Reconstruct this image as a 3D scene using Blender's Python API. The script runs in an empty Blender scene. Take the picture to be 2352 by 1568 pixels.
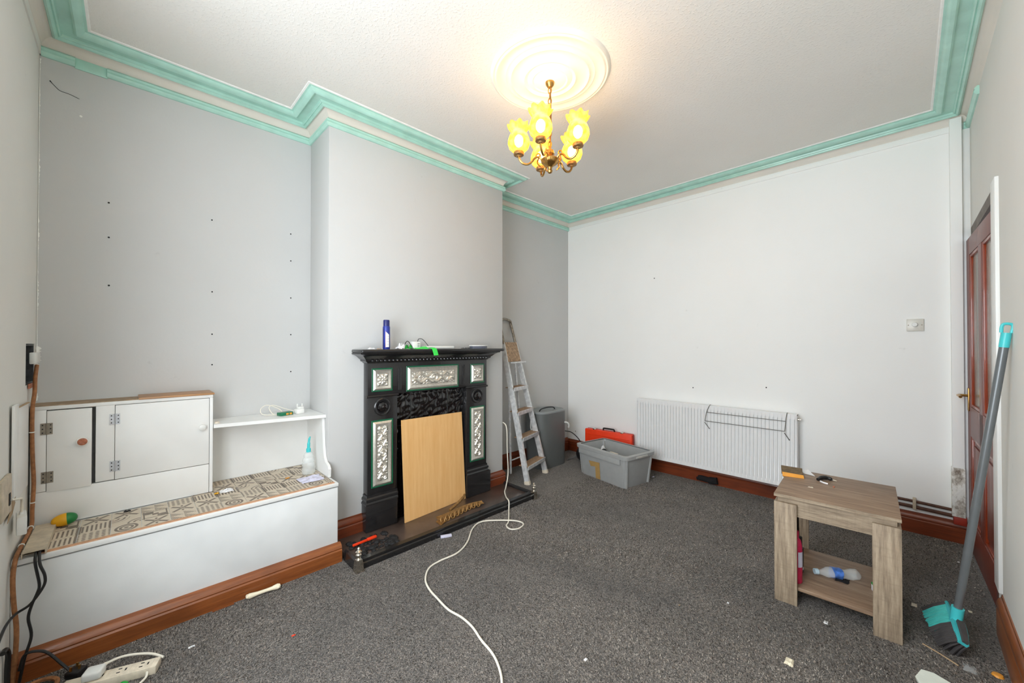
import bpy, bmesh, math, random
from mathutils import Vector, Matrix
random.seed(7)
PI = math.pi
R = math.radians
K = 1.1            # plan units to metres
SC = bpy.context.scene
COL = SC.collection

# ------------------------------------------------------------------ camera, light, exposure
cd = bpy.data.cameras.new('camera')
cd.sensor_width = 36.0
cd.lens = 893.8 / 2352 * 36.0
cd.clip_start = 0.02
cam = bpy.data.objects.new('camera', cd)
COL.objects.link(cam)
cam.location = (2.7407 * K, 0.3473 * K, 1.2 * K)
cam.rotation_euler = (R(90.4979), 0, R(45.4861))
SC.camera = cam

world = bpy.data.worlds.new('sky')
SC.world = world
world.use_nodes = True
bg = world.node_tree.nodes['Background']
bg.inputs[0].default_value = (0.80, 0.90, 1.0, 1)
bg.inputs[1].default_value = 1.0

def area(name, loc, rot, sx, sy, power, col):
    l = bpy.data.lights.new(name, 'AREA')
    l.shape = 'RECTANGLE'; l.size = sx * K; l.size_y = sy * K
    l.energy = power; l.color = col
    o = bpy.data.objects.new(name, l)
    COL.objects.link(o)
    o.location = Vector(loc) * K
    o.rotation_euler = rot
    return o
# daylight of the bay window in the wall beside the camera
area('window_daylight_offscreen', (1.86, -0.12, 1.46), (R(90), 0, 0), 1.48, 1.92, 70, (0.905, 0.957, 1.0))

SC.view_settings.view_transform = 'Standard'
SC.view_settings.look = 'None'
SC.view_settings.gamma = 1.0
SC.view_settings.use_curve_mapping = False
SC.view_settings.exposure = 0.71
SC.cycles.max_bounces = 16
SC.cycles.diffuse_bounces = 10

# ------------------------------------------------------------------ mesh helpers
class MB:
    def __init__(s, M=None):
        s.v = []; s.f = []; s.M = M
    def add(s, vs, fs):
        n = len(s.v)
        for p in vs:
            p = Vector(p)
            s.v.append(s.M @ p if s.M else p)
        s.f += [tuple(i + n for i in f) for f in fs]
        return s
    def box(s, x0, x1, y0, y1, z0, z1, bev=0.0, seg=2):
        if x1 < x0: x0, x1 = x1, x0
        if y1 < y0: y0, y1 = y1, y0
        if z1 < z0: z0, z1 = z1, z0
        if not bev:
            vs = [(x, y, z) for x in (x0, x1) for y in (y0, y1) for z in (z0, z1)]
            return s.add(vs, [(0, 1, 3, 2), (4, 6, 7, 5), (0, 4, 5, 1), (2, 3, 7, 6), (0, 2, 6, 4), (1, 5, 7, 3)])
        bm = bmesh.new()
        bmesh.ops.create_cube(bm, size=1.0)
        for v in bm.verts:
            v.co = Vector(((x0 + x1) / 2 + v.co.x * (x1 - x0), (y0 + y1) / 2 + v.co.y * (y1 - y0), (z0 + z1) / 2 + v.co.z * (z1 - z0)))
        bmesh.ops.bevel(bm, geom=bm.edges[:], offset=bev, segments=seg, affect='EDGES', profile=0.5)
        bm.verts.index_update()
        s.add([v.co.copy() for v in bm.verts], [tuple(v.index for v in f.verts) for f in bm.faces])
        bm.free()
        return s
    def tube(s, pts, r, n=8, caps=True, closed=False):
        pts = [Vector(p) for p in pts]
        m = len(pts)
        rs = r if isinstance(r, (list, tuple)) else [r] * m
        tang = []
        for i in range(m):
            a = pts[(i - 1) % m] if (closed or i > 0) else pts[i]
            b = pts[(i + 1) % m] if (closed or i < m - 1) else pts[i]
            t = (b - a)
            tang.append(t.normalized() if t.length > 1e-9 else Vector((0, 0, 1)))
        up = Vector((0, 0, 1)) if abs(tang[0].z) < 0.9 else Vector((1, 0, 0))
        nrm = (up - tang[0] * up.dot(tang[0])).normalized()
        vs = []
        for i in range(m):
            nrm = nrm - tang[i] * nrm.dot(tang[i])
            nrm = nrm.normalized() if nrm.length > 1e-6 else tang[i].orthogonal().normalized()
            bn = tang[i].cross(nrm)
            for k in range(n):
                a = 2 * PI * k / n
                vs.append(pts[i] + (nrm * math.cos(a) + bn * math.sin(a)) * rs[i])
        fs = []
        for i in range(m if closed else m - 1):
            j = (i + 1) % m
            for k in range(n):
                k2 = (k + 1) % n
                fs.append((i * n + k, i * n + k2, j * n + k2, j * n + k))
        if caps and not closed:
            fs.append(tuple(range(n - 1, -1, -1)))
            fs.append(tuple((m - 1) * n + k for k in range(n)))
        return s.add(vs, fs)
    def lathe(s, prof, c=(0, 0, 0), n=24, fn=None):
        c = Vector(c)
        vs = []
        for (r, z) in prof:
            for k in range(n):
                a = 2 * PI * k / n
                rr, zz = (fn(r, z, a) if fn else (r, z))
                vs.append(c + Vector((rr * math.cos(a), rr * math.sin(a), zz)))
        fs = []
        for i in range(len(prof) - 1):
            for k in range(n):
                k2 = (k + 1) % n
                fs.append((i * n + k, i * n + k2, (i + 1) * n + k2, (i + 1) * n + k))
        if prof[0][0] > 1e-6 and not fn: fs.append(tuple(range(n - 1, -1, -1)))
        if prof[-1][0] > 1e-6 and not fn: fs.append(tuple((len(prof) - 1) * n + k for k in range(n)))
        return s.add(vs, fs)
    def prism(s, poly, axis, lo, hi):
        n = len(poly)
        def mk(a, b, h):
            return {'x': (h, a, b), 'y': (a, h, b), 'z': (a, b, h)}[axis]
        vs = [mk(a, b, lo) for a, b in poly] + [mk(a, b, hi) for a, b in poly]
        fs = [tuple(range(n)), tuple(range(2 * n - 1, n - 1, -1))]
        fs += [(i, (i + 1) % n, n + (i + 1) % n, n + i) for i in range(n)]
        return s.add(vs, fs)
    def sweep(s, prof, path, closed=False, solid=True):
        # profile (t, z): t is the distance from the wall towards the room, the room lies right of the path
        m = len(path)
        P2 = [Vector(p) for p in path]
        def seg_n(i):
            d = P2[(i + 1) % m] - P2[i]
            return Vector((d.y, -d.x)).normalized()
        vs = []
        for i in range(m):
            if closed or 0 < i < m - 1:
                a, b = seg_n((i - 1) % m), seg_n(i)
                mit = (a + b) / max(1e-6, 1 + a.dot(b))
            else:
                mit = seg_n(0) if i == 0 else seg_n(m - 2)
            for (t, z) in prof:
                q = P2[i] + mit * t
                vs.append((q.x, q.y, z))
        k = len(prof); fs = []
        for i in range(m if closed else m - 1):
            j = (i + 1) % m
            for a in range(k if solid else k - 1):
                b = (a + 1) % k
                fs.append((i * k + a, i * k + b, j * k + b, j * k + a))
        if solid and not closed:
            fs.append(tuple(range(k))); fs.append(tuple((m - 1) * k + a for a in range(k - 1, -1, -1)))
        return s.add(vs, fs)
    def grid(s, fn, nu, nv):
        vs = [fn(i / nu, j / nv) for i in range(nu + 1) for j in range(nv + 1)]
        fs = [(i * (nv + 1) + j, (i + 1) * (nv + 1) + j, (i + 1) * (nv + 1) + j + 1, i * (nv + 1) + j + 1) for i in range(nu) for j in range(nv)]
        return s.add(vs, fs)
    def slab(s, q, th):
        q = [Vector(p) for p in q]
        n = (q[1] - q[0]).cross(q[2] - q[0]).normalized() * th
        b = [p - n for p in q]
        m = len(q)
        fs = [tuple(range(m)), tuple(range(2 * m - 1, m - 1, -1))] + [(i, m + i, m + (i + 1) % m, (i + 1) % m) for i in range(m)]
        return s.add(q + b, fs)
    def ball(s, c, r, n=12, m=8, M=None):
        c = Vector(c)
        rx, ry, rz = r if isinstance(r, (tuple, list)) else (r, r, r)
        vs = []
        for i in range(m + 1):
            th = PI * i / m
            for k in range(n):
                a = 2 * PI * k / n
                p = Vector((rx * math.sin(th) * math.cos(a), ry * math.sin(th) * math.sin(a), rz * math.cos(th)))
                vs.append(c + (M @ p if M else p))
        fs = [(i * n + k, (i + 1) * n + k, (i + 1) * n + (k + 1) % n, i * n + (k + 1) % n) for i in range(m) for k in range(n)]
        return s.add(vs, fs)
    def build(s, name, mat, parent=None, smooth=True, angle=35, origin=None, **kw):
        lo = Vector([min(v[i] for v in s.v) for i in range(3)])
        hi = Vector([max(v[i] for v in s.v) for i in range(3)])
        o_w = Vector(origin) if origin else Vector(((lo.x + hi.x) / 2, (lo.y + hi.y) / 2, lo.z if parent is None else (lo.z + hi.z) / 2))
        me = bpy.data.meshes.new(name)
        me.from_pydata([tuple((v - o_w) * K) for v in s.v], [], s.f)
        bm = bmesh.new(); bm.from_mesh(me)
        bmesh.ops.remove_doubles(bm, verts=bm.verts[:], dist=1e-6)
        bmesh.ops.recalc_face_normals(bm, faces=bm.faces[:])
        bm.to_mesh(me); bm.free()
        if smooth:
            me.polygons.foreach_set('use_smooth', [True] * len(me.polygons))
            me.set_sharp_from_angle(angle=R(angle))
        me.materials.append(mat)
        me.update()
        o = bpy.data.objects.new(name, me)
        COL.objects.link(o)
        WO[o.name] = o_w
        if parent is not None:
            o.parent = parent
            o.location = (o_w - WO[parent.name]) * K
        else:
            o.location = o_w * K
        tag(o, **kw)
        return o

WO = {}
def tag(o, label=None, cat=None, group=None, kind=None):
    if label: o['label'] = label
    if cat: o['category'] = cat
    if group: o['group'] = group
    if kind: o['kind'] = kind
    return o
def thing(name, loc, label, cat, group=None):
    o = bpy.data.objects.new(name, None)
    o.empty_display_size = 0.05
    COL.objects.link(o)
    o.location = Vector(loc) * K
    WO[o.name] = Vector(loc)
    return tag(o, label, cat, group)
def dup(o, d, parent=None):
    c = o.copy(); COL.objects.link(c)
    WO[c.name] = WO[o.name] + Vector(d)
    if parent is not None:
        c.parent = parent
        c.location = (WO[c.name] - WO[parent.name]) * K
    else:
        c.location = WO[c.name] * K
    return c
def spline(pts, k=6, closed=False):
    pts = [Vector(p) for p in pts]; n = len(pts); out = []
    for i in range(n if closed else n - 1):
        g = lambda j: pts[j % n] if closed else pts[max(0, min(n - 1, j))]
        p0, p1, p2, p3 = g(i - 1), g(i), g(i + 1), g(i + 2)
        for q in range(k):
            t = q / k
            out.append(0.5 * ((2 * p1) + (p2 - p0) * t + (2 * p0 - 5 * p1 + 4 * p2 - p3) * t * t + (3 * p1 - p0 - 3 * p2 + p3) * t ** 3))
    if not closed: out.append(pts[-1])
    return out
def frame(loc, rz=0, rx=0, ry=0):
    return Matrix.Translation(Vector(loc)) @ Matrix.Rotation(R(rz), 4, 'Z') @ Matrix.Rotation(R(ry), 4, 'Y') @ Matrix.Rotation(R(rx), 4, 'X')

# ------------------------------------------------------------------ materials
def lin(c):
    return c / 12.92 if c <= 0.04045 else ((c + 0.055) / 1.055) ** 2.4
def rgb(r, g, b):
    return (lin(r / 255), lin(g / 255), lin(b / 255), 1)

class X:
    """node expression: arithmetic on sockets builds Math nodes"""
    def __init__(s, nt, sock): s.nt = nt; s.k = sock
    def op(s, o, *a):
        n = s.nt.nodes.new('ShaderNodeMath'); n.operation = o
        for i, v in enumerate((s,) + a):
            if isinstance(v, X): s.nt.links.new(v.k, n.inputs[i])
            else: n.inputs[i].default_value = v
        return X(s.nt, n.outputs[0])
    def __add__(s, o): return s.op('ADD', o)
    def __sub__(s, o): return s.op('SUBTRACT', o)
    def __mul__(s, o): return s.op('MULTIPLY', o)
    def lt(s, o): return s.op('LESS_THAN', o)
    def gt(s, o): return s.op('GREATER_THAN', o)
    def abs(s): return s.op('ABSOLUTE')
    def fr(s): return s.op('FRACT')
    def sqrt(s): return s.op('SQRT')
    def sin(s): return s.op('SINE')
    def mx(s, o): return s.op('MAXIMUM', o)
    def mn(s, o): return s.op('MINIMUM', o)

def new_mat(name):
    m = bpy.data.materials.new(name); m.use_nodes = True
    nt = m.node_tree
    return m, nt, nt.nodes['Principled BSDF']
def noise(nt, scale, detail=3, coord='Object', stretch=None, rough=0.55):
    tc = nt.nodes.new('ShaderNodeTexCoord')
    n = nt.nodes.new('ShaderNodeTexNoise')
    n.inputs['Scale'].default_value = scale; n.inputs['Detail'].default_value = detail; n.inputs['Roughness'].default_value = rough
    if stretch:
        mp = nt.nodes.new('ShaderNodeMapping'); mp.inputs['Scale'].default_value = stretch
        nt.links.new(tc.outputs[coord], mp.inputs[0]); nt.links.new(mp.outputs[0], n.inputs['Vector'])
    else:
        nt.links.new(tc.outputs[coord], n.inputs['Vector'])
    return n.outputs['Fac']
def ramp(nt, fac, stops):
    r = nt.nodes.new('ShaderNodeValToRGB')
    e = r.color_ramp.elements
    while len(e) < len(stops): e.new(0.5)
    for i, (p, c) in enumerate(stops):
        e[i].position = p; e[i].color = c
    nt.links.new(fac, r.inputs[0])
    return r.outputs[0]
def mixc(nt, fac, a, b, mode='MIX'):
    m = nt.nodes.new('ShaderNodeMix'); m.data_type = 'RGBA'; m.blend_type = mode
    for i, v in ((0, fac), (6, a), (7, b)):
        if hasattr(v, 'is_linked'): nt.links.new(v, m.inputs[i])
        else: m.inputs[i].default_value = v
    return m.outputs[2]
def bump(nt, b, fac, strength=0.3, dist=0.01):
    n = nt.nodes.new('ShaderNodeBump')
    n.inputs['Strength'].default_value = strength; n.inputs['Distance'].default_value = dist
    nt.links.new(fac, n.inputs['Height']); nt.links.new(n.outputs[0], b.inputs['Normal'])
def plain(name, c, rough=0.5, metal=0.0, var=0.06, vs=18, bs=0.0, bscale=80, coat=0.0, spec=0.5, bd=0.003):
    m, nt, b = new_mat(name)
    c = rgb(*c)
    d = tuple(max(0, v * (1 - var)) for v in c[:3]) + (1,); l = tuple(min(1, v * (1 + var)) for v in c[:3]) + (1,)
    nt.links.new(ramp(nt, noise(nt, vs), [(0.3, d), (0.7, l)]), b.inputs['Base Color'])
    b.inputs['Roughness'].default_value = rough; b.inputs['Metallic'].default_value = metal
    b.inputs['Coat Weight'].default_value = coat; b.inputs['Specular IOR Level'].default_value = spec
    if bs: bump(nt, b, noise(nt, bscale, 4), bs, bd)
    return m
def wood(name, c1, c2, axis=0, scale=6, rough=0.4, stretch=14, bs=0.12, coat=0.0, knots=True):
    m, nt, b = new_mat(name)
    st = [scale * stretch / 6.0] * 3; st[axis] = scale / 6.0
    f = noise(nt, 6, 6, stretch=tuple(st), rough=0.65)
    col = ramp(nt, f, [(0.25, rgb(*c1)), (0.5, tuple((a + d) / 2 for a, d in zip(rgb(*c1), rgb(*c2)))), (0.75, rgb(*c2))])
    if knots:
        f2 = noise(nt, 3.0, 2)
        col = mixc(nt, ramp(nt, f2, [(0.55, (0, 0, 0, 1)), (0.8, (.6, .6, .6, 1))]), col, rgb(*[int(v * .62) for v in c1]))
    nt.links.new(col, b.inputs['Base Color'])
    b.inputs['Roughness'].default_value = rough; b.inputs['Coat Weight'].default_value = coat
    bump(nt, b, f, bs, 0.004)
    return m
def paint(name, c, scuff=0.10, bs=0.15, rough=0.85, dirt=None):
    m, nt, b = new_mat(name)
    col = rgb(*c)
    f = noise(nt, 1.3, 5)
    base = ramp(nt, f, [(0.3, tuple(v * (1 - scuff) for v in col[:3]) + (1,)), (0.7, col)])
    spot = ramp(nt, noise(nt, 9, 6, rough=0.7), [(0.68, (0, 0, 0, 1)), (0.82, (.35, .35, .35, 1))])
    base = mixc(nt, spot, base, rgb(*(dirt or [int(v * .72) for v in c])))
    nt.links.new(base, b.inputs['Base Color'])
    b.inputs['Roughness'].default_value = rough; b.inputs['Specular IOR Level'].default_value = 0.25
    bump(nt, b, noise(nt, 60, 4), bs, 0.003)
    return m

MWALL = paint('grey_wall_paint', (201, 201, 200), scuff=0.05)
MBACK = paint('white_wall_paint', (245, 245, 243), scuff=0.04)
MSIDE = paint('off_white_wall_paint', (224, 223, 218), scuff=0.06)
MCEIL = None
def ceiling_mat():
    m, nt, b = new_mat('textured_ceiling_paint')
    nt.links.new(ramp(nt, noise(nt, 0.8, 3), [(0.3, rgb(228, 225, 219)), (0.7, rgb(236, 233, 228))]), b.inputs['Base Color'])
    b.inputs['Roughness'].default_value = 0.6
    f = noise(nt, 85, 2)
    f2 = ramp(nt, f, [(0.52, (0, 0, 0, 1)), (0.72, (1, 1, 1, 1))])
    bump(nt, b, f2, 0.28, 0.005)
    return m
MCEIL = ceiling_mat()
MGREEN = plain('mint_gloss_paint', (176, 219, 205), 0.25, var=0.08, vs=9, bs=0.1, bscale=30)
MCREAM = paint('cream_frieze_paint', (230, 223, 214), scuff=0.12, rough=0.7)
MWHITE = plain('white_gloss_paint', (232, 232, 230), 0.4, var=0.03, vs=5, bs=0.06, bscale=25)
MWHITE2 = plain('bright_white_plaster', (240, 240, 236), 0.8, var=0.05, bs=0.3, bscale=60)
MPLASTIC = plain('white_plastic', (228, 228, 224), 0.35, var=0.03)
MDIRTYPL = plain('dirty_white_plastic', (222, 210, 190), 0.4, var=0.14, vs=40)
MBLACKPL = plain('black_plastic', (26, 26, 27), 0.4, var=0.1)
MRED = wood('red_brown_varnish', (96, 42, 22), (138, 66, 34), axis=1, scale=5, rough=0.32, coat=0.3)
MREDX = wood('red_brown_varnish_along_wall', (96, 42, 22), (136, 64, 33), axis=0, scale=5, rough=0.32, coat=0.3)
MPINE = wood('orange_brown_varnish', (112, 58, 26), (160, 92, 46), axis=1, scale=5, rough=0.32, coat=0.3)
MDOOR = wood('mahogany_stain', (92, 40, 30), (132, 62, 46), axis=2, scale=5, rough=0.42, coat=0.15, knots=False)
MBEAD = wood('dark_red_beading', (112, 36, 14), (164, 66, 28), axis=2, scale=7, rough=0.3, coat=0.4)
MIRON = plain('black_iron_paint', (33, 32, 33), 0.24, var=0.2, vs=30, bs=0.12, bscale=70, coat=0.25)
MIRONG = plain('black_gloss_iron', (13, 11, 13), 0.12, var=0.2, vs=30, coat=0.6)
MSILVER = plain('cast_silver', (232, 227, 216), 0.30, metal=0.75, var=0.10, vs=60)
MGREENEDGE = plain('green_line_enamel', (24, 96, 66), 0.3, var=0.1)
MALU = plain('aluminium', (222, 223, 224), 0.42, metal=0.45, var=0.2, vs=30, bs=0.1)
MCHROME = plain('polished_nickel', (208, 202, 192), 0.16, metal=1.0, var=0.1)
MBRASS = plain('antique_brass', (190, 148, 84), 0.28, metal=1.0, var=0.25, vs=40)
MBRASSD = plain('aged_brass', (158, 120, 72), 0.40, metal=0.6, var=0.35, vs=60, bs=0.3, bscale=150)
MPLY = wood('plywood_face', (228, 172, 106), (242, 196, 134), axis=2, scale=2.5, rough=0.55, bs=0.04, knots=False)
MTREAD = plain('worn_tread', (150, 120, 92), 0.7, var=0.3, vs=60, bs=0.3, bscale=120)
MPLATE = plain('paint_splashed_board', (168, 140, 112), 0.75, var=0.45, vs=45, bs=0.3)
MGREYPL = plain('grey_storage_plastic', (162, 163, 162), 0.42, var=0.04)
MBIN = plain('dark_grey_bin_plastic', (98, 101, 100), 0.38, var=0.06, vs=6)
MLID = plain('mid_grey_lid_plastic', (140, 144, 144), 0.35, var=0.05)
MORANGE = plain('orange_red_plastic', (240, 62, 22), 0.4, var=0.05)
MTAPE = plain('brown_parcel_tape', (176, 142, 88), 0.25, var=0.08, coat=0.3)
MTEAL = plain('teal_plastic', (70, 196, 200), 0.35, var=0.06)
MGREYTUBE = plain('grey_metal_tube', (112, 116, 118), 0.32, metal=0.35, var=0.05)
MBRISG = plain('grey_bristle', (74, 70, 70), 0.7, var=0.2)
MBRIST = plain('teal_bristle', (76, 190, 182), 0.6, var=0.15)
MCORD = plain('white_cord', (232, 226, 212), 0.5, var=0.04)
MPIPEW = plain('brown_wrapped_pipe', (150, 100, 62), 0.7, var=0.3, vs=50, bs=0.4, bscale=90)
MCOPPER = plain('dirty_copper_pipe', (84, 52, 38), 0.5, metal=0.1, var=0.3, vs=30)
MPAPER = plain('white_paper', (232, 232, 234), 0.8, var=0.03)
MCARD = plain('brown_cardboard', (168, 142, 112), 0.85, var=0.1)
MBONE = plain('bone', (236, 226, 200), 0.55, var=0.08, bs=0.2)
MGREENPL = plain('green_plastic', (16, 150, 48), 0.35, var=0.06)
MLIME = plain('lime_tape', (64, 222, 84), 0.45, var=0.05)
MYELLOW = plain('yellow_paint', (224, 164, 16), 0.4, var=0.06)
MBALLG = plain('ball_green', (20, 118, 56), 0.4, var=0.06)
MSTEELH = plain('dull_hinge_steel', (138, 129, 116), 0.45, metal=0.25, var=0.15, vs=40)
MSTEELB = plain('zinc_hinge_steel', (188, 190, 194), 0.35, metal=0.3, var=0.08, vs=40)
MDARK = plain('dark_bits_and_slot_shade', (30, 30, 32), 0.8, var=0.3, vs=50)  # slot shade given as a colour; also colours screw marks, rag and scraps
MRAD = plain('radiator_enamel', (236, 236, 236), 0.3, var=0.015)
MSOCK = plain('black_wool', (24, 22, 24), 0.95, var=0.2, bs=0.5, bscale=200)
MBLUE = plain('blue_can_print', (48, 62, 150), 0.3, var=0.12, vs=22, metal=0.2)
MNAVY = plain('navy_cap', (36, 40, 104), 0.3, var=0.05)
MPINK = plain('magenta_plastic', (206, 34, 84), 0.35, var=0.2, vs=25)
MSOOT = plain('soot', (24, 23, 24), 0.75, var=0.5, vs=90, bs=0.6, bscale=140)
MYEL2 = plain('orange_yellow_rubber', (222, 150, 52), 0.5, var=0.08)
MMUD = plain('grimy_brown_sponge', (112, 92, 66), 0.85, var=0.35, vs=60, bs=0.4)
MCOPK = plain('worn_copper_knob', (176, 108, 80), 0.45, var=0.25, vs=120)
MTRUNK = plain('grubby_cream_trunking', (190, 176, 154), 0.5, var=0.18, vs=30)
MREDP = plain('red_floor_paint', (150, 44, 26), 0.5, var=0.15)
MLAV = plain('lavender_white', (214, 212, 232), 0.5, var=0.04)

def oak_mat(name, axis):
    m, nt, b = new_mat(name)
    st = [14.0] * 3; st[axis] = 1.0
    f = noise(nt, 5, 8, stretch=tuple(st), rough=0.7)
    st2 = [3.0] * 3; st2[axis] = 26.0
    f2 = noise(nt, 4, 3, stretch=tuple(st2))
    col = ramp(nt, f, [(0.28, rgb(104, 88, 72)), (0.5, rgb(156, 138, 116)), (0.72, rgb(186, 168, 144))])
    col = mixc(nt, ramp(nt, f2, [(0.5, (0, 0, 0, 1)), (0.8, (.35, .35, .35, 1))]), col, rgb(120, 104, 86))
    nt.links.new(col, b.inputs['Base Color']); b.inputs['Roughness'].default_value = 0.6
    bump(nt, b, f, 0.25, 0.003)
    return m
MOAKX = oak_mat('washed_oak_across', 0)
MOAKZ = oak_mat('washed_oak_upright', 2)

def oak_top():
    m, nt, b = new_mat('washed_oak_top')
    f = noise(nt, 5, 8, stretch=(1.0, 9.0, 9.0), rough=0.62)
    col = ramp(nt, f, [(0.25, rgb(104, 82, 64)), (0.5, rgb(140, 114, 92)), (0.75, rgb(164, 140, 116))])
    nt.links.new(col, b.inputs['Base Color']); b.inputs['Roughness'].default_value = 0.55
    bump(nt, b, f, 0.15, 0.002)
    return m
MOAKT = oak_top()

def carpet_mat():
    m, nt, b = new_mat('grey_shag_carpet')
    fine = noise(nt, 170, 3, rough=0.8)
    sp = ramp(nt, fine, [(0.30, rgb(36, 32, 29)), (0.45, rgb(92, 85, 79)), (0.56, rgb(152, 142, 133)), (0.68, rgb(236, 227, 216))])
    patch = noise(nt, 1.5, 5, rough=0.62, stretch=(1.0, 1.6, 1.0))
    pc = ramp(nt, patch, [(0.41, (.50, .48, .46, 1)), (0.5, (.60, .575, .55, 1)), (0.60, (.72, .69, .66, 1))])
    col = mixc(nt, 1.0, sp, pc, 'MULTIPLY')
    worn = noise(nt, 6.0, 5, rough=0.7)
    col = mixc(nt, ramp(nt, worn, [(0.55, (0, 0, 0, 1)), (0.75, (.30, .30, .30, 1))]), col, rgb(150, 141, 132))
    nt.links.new(col, b.inputs['Base Color'])
    b.inputs['Roughness'].default_value = 0.95; b.inputs['Specular IOR Level'].default_value = 0.15
    b.inputs['Sheen Weight'].default_value = 0.35; b.inputs['Sheen Roughness'].default_value = 0.4
    bump(nt, b, fine, 1.0, 0.012)
    return m
MCARPET = carpet_mat()

def clear_mat(name, c=(1, 1, 1), tr=0.78, rough=0.08):
    m = bpy.data.materials.new(name); m.use_nodes = True
    nt = m.node_tree; nt.nodes.clear()
    o = nt.nodes.new('ShaderNodeOutputMaterial'); mx = nt.nodes.new('ShaderNodeMixShader')
    t = nt.nodes.new('ShaderNodeBsdfTransparent'); g = nt.nodes.new('ShaderNodeBsdfPrincipled')
    t.inputs[0].default_value = (*c, 1); g.inputs['Base Color'].default_value = (*c, 1); g.inputs['Roughness'].default_value = rough
    mx.inputs[0].default_value = 1 - tr
    nt.links.new(t.outputs[0], mx.inputs[1]); nt.links.new(g.outputs[0], mx.inputs[2]); nt.links.new(mx.outputs[0], o.inputs[0])
    return m
MCLEAR = clear_mat('clear_thin_plastic', (0.95, 0.97, 0.97), 0.72)
MPANE = clear_mat('window_glass', (1, 1, 1), 0.92, 0.02)
MOBSC = plain('obscured_door_glass', (132, 134, 122), 0.25, var=0.25, vs=14, bs=0.5, bscale=45, coat=0.3)

def shade_mat():
    m = bpy.data.materials.new('amber_glass_shade'); m.use_nodes = True
    nt = m.node_tree; nt.nodes.clear()
    o = nt.nodes.new('ShaderNodeOutputMaterial')
    tl = nt.nodes.new('ShaderNodeBsdfTranslucent'); tp = nt.nodes.new('ShaderNodeBsdfTransparent'); gl = nt.nodes.new('ShaderNodeBsdfPrincipled')
    f = noise(nt, 30, 3)
    c = ramp(nt, f, [(0.35, rgb(255, 188, 62)), (0.65, rgb(255, 220, 128))])
    nt.links.new(c, tl.inputs[0]); nt.links.new(c, gl.inputs['Base Color']); gl.inputs['Roughness'].default_value = 0.15
    tp.inputs[0].default_value = (1.0, 0.80, 0.42, 1)
    a = nt.nodes.new('ShaderNodeMixShader'); a.inputs[0].default_value = 0.3
    b = nt.nodes.new('ShaderNodeMixShader'); b.inputs[0].default_value = 0.35
    nt.links.new(tl.outputs[0], a.inputs[1]); nt.links.new(gl.outputs[0], a.inputs[2])
    nt.links.new(a.outputs[0], b.inputs[1]); nt.links.new(tp.outputs[0], b.inputs[2])
    nt.links.new(b.outputs[0], o.inputs[0])
    return m
MSHADE = shade_mat()
def bulb_mat():
    m, nt, b = new_mat('lit_bulb')
    b.inputs['Emission Color'].default_value = rgb(255, 226, 170); b.inputs['Emission Strength'].default_value = 14
    return m
MBULB = bulb_mat()

# patterned tiles
def tile_mat(kind):
    m, nt, b = new_mat('patterned_tile_%s' % kind)
    tc = nt.nodes.new('ShaderNodeTexCoord'); sp = nt.nodes.new('ShaderNodeSeparateXYZ')
    nt.links.new(tc.outputs['Generated'], sp.inputs[0])
    u, v = X(nt, sp.outputs[0]) - 0.5, X(nt, sp.outputs[1]) - 0.5
    au, av = u.abs(), v.abs()
    if kind == 'oval':
        d = ((u * u) * 0.8 + (v * v) * 1.0).sqrt()
        k = d.lt(0.40) - d.lt(0.30) * d.gt(0.25) - d.lt(0.16) * d.gt(0.08)
    elif kind == 'zigzag':
        w = ((u * 4).fr() - 0.5).abs()
        k = ((v * 3 + w).fr()).lt(0.5) * av.lt(0.46)
    elif kind == 'dots':
        x, y = (u * 5).fr() - 0.5, (v * 5).fr() - 0.5
        k = (x * x + y * y).sqrt().lt(0.34) * au.lt(0.48)
    elif kind == 'petal':
        s = (au - av).abs(); k = (s.lt(0.10) * (au + av).gt(0.12) * (au + av).lt(0.8)).mx((au + av).lt(0.09)).mx(((au - 0.30).abs() + (av * 2).abs()).lt(0.13))
    elif kind == 'chevron':
        w = (u * 2).fr(); k = (w - (v * 2).fr()).gt(0.0) * ((u * 8 + v * 8).fr().lt(0.6))
    elif kind == 'stripe':
        k = ((v * 7).fr().lt(0.45) * au.lt(0.40)).mx(av.gt(0.44) * 1.0)
    elif kind == 'leaf':
        d = ((u + 0.5) * (u + 0.5) + (v + 0.5) * (v + 0.5)).sqrt()
        e = ((u - 0.5) * (u - 0.5) + (v - 0.5) * (v - 0.5)).sqrt()
        k = (d * 5).fr().lt(0.4) * d.lt(0.62) + (e * 5).fr().lt(0.4) * e.lt(0.5)
    else:
        k = (au - 0.42).abs().lt(0.03).mx((av - 0.42).abs().lt(0.03)).mx(((u * 6).sin() * (v * 6).sin()).gt(0.35)).mx((au.mx(av)).lt(0.12))
    k = k.mn(1.0).mx(0.0)
    w = noise(nt, 14, 5, rough=0.7)
    wm = X(nt, ramp(nt, w, [(0.30, (0, 0, 0, 1)), (0.42, (1, 1, 1, 1))]))
    col = mixc(nt, (k * wm).k, rgb(206, 193, 174), rgb(122, 110, 98))
    nt.links.new(col, b.inputs['Base Color']); b.inputs['Roughness'].default_value = 0.55
    return m
TILES = [tile_mat(k) for k in ('oval', 'petal', 'chevron', 'dots', 'zigzag', 'stripe', 'leaf', 'cross')]

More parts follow.
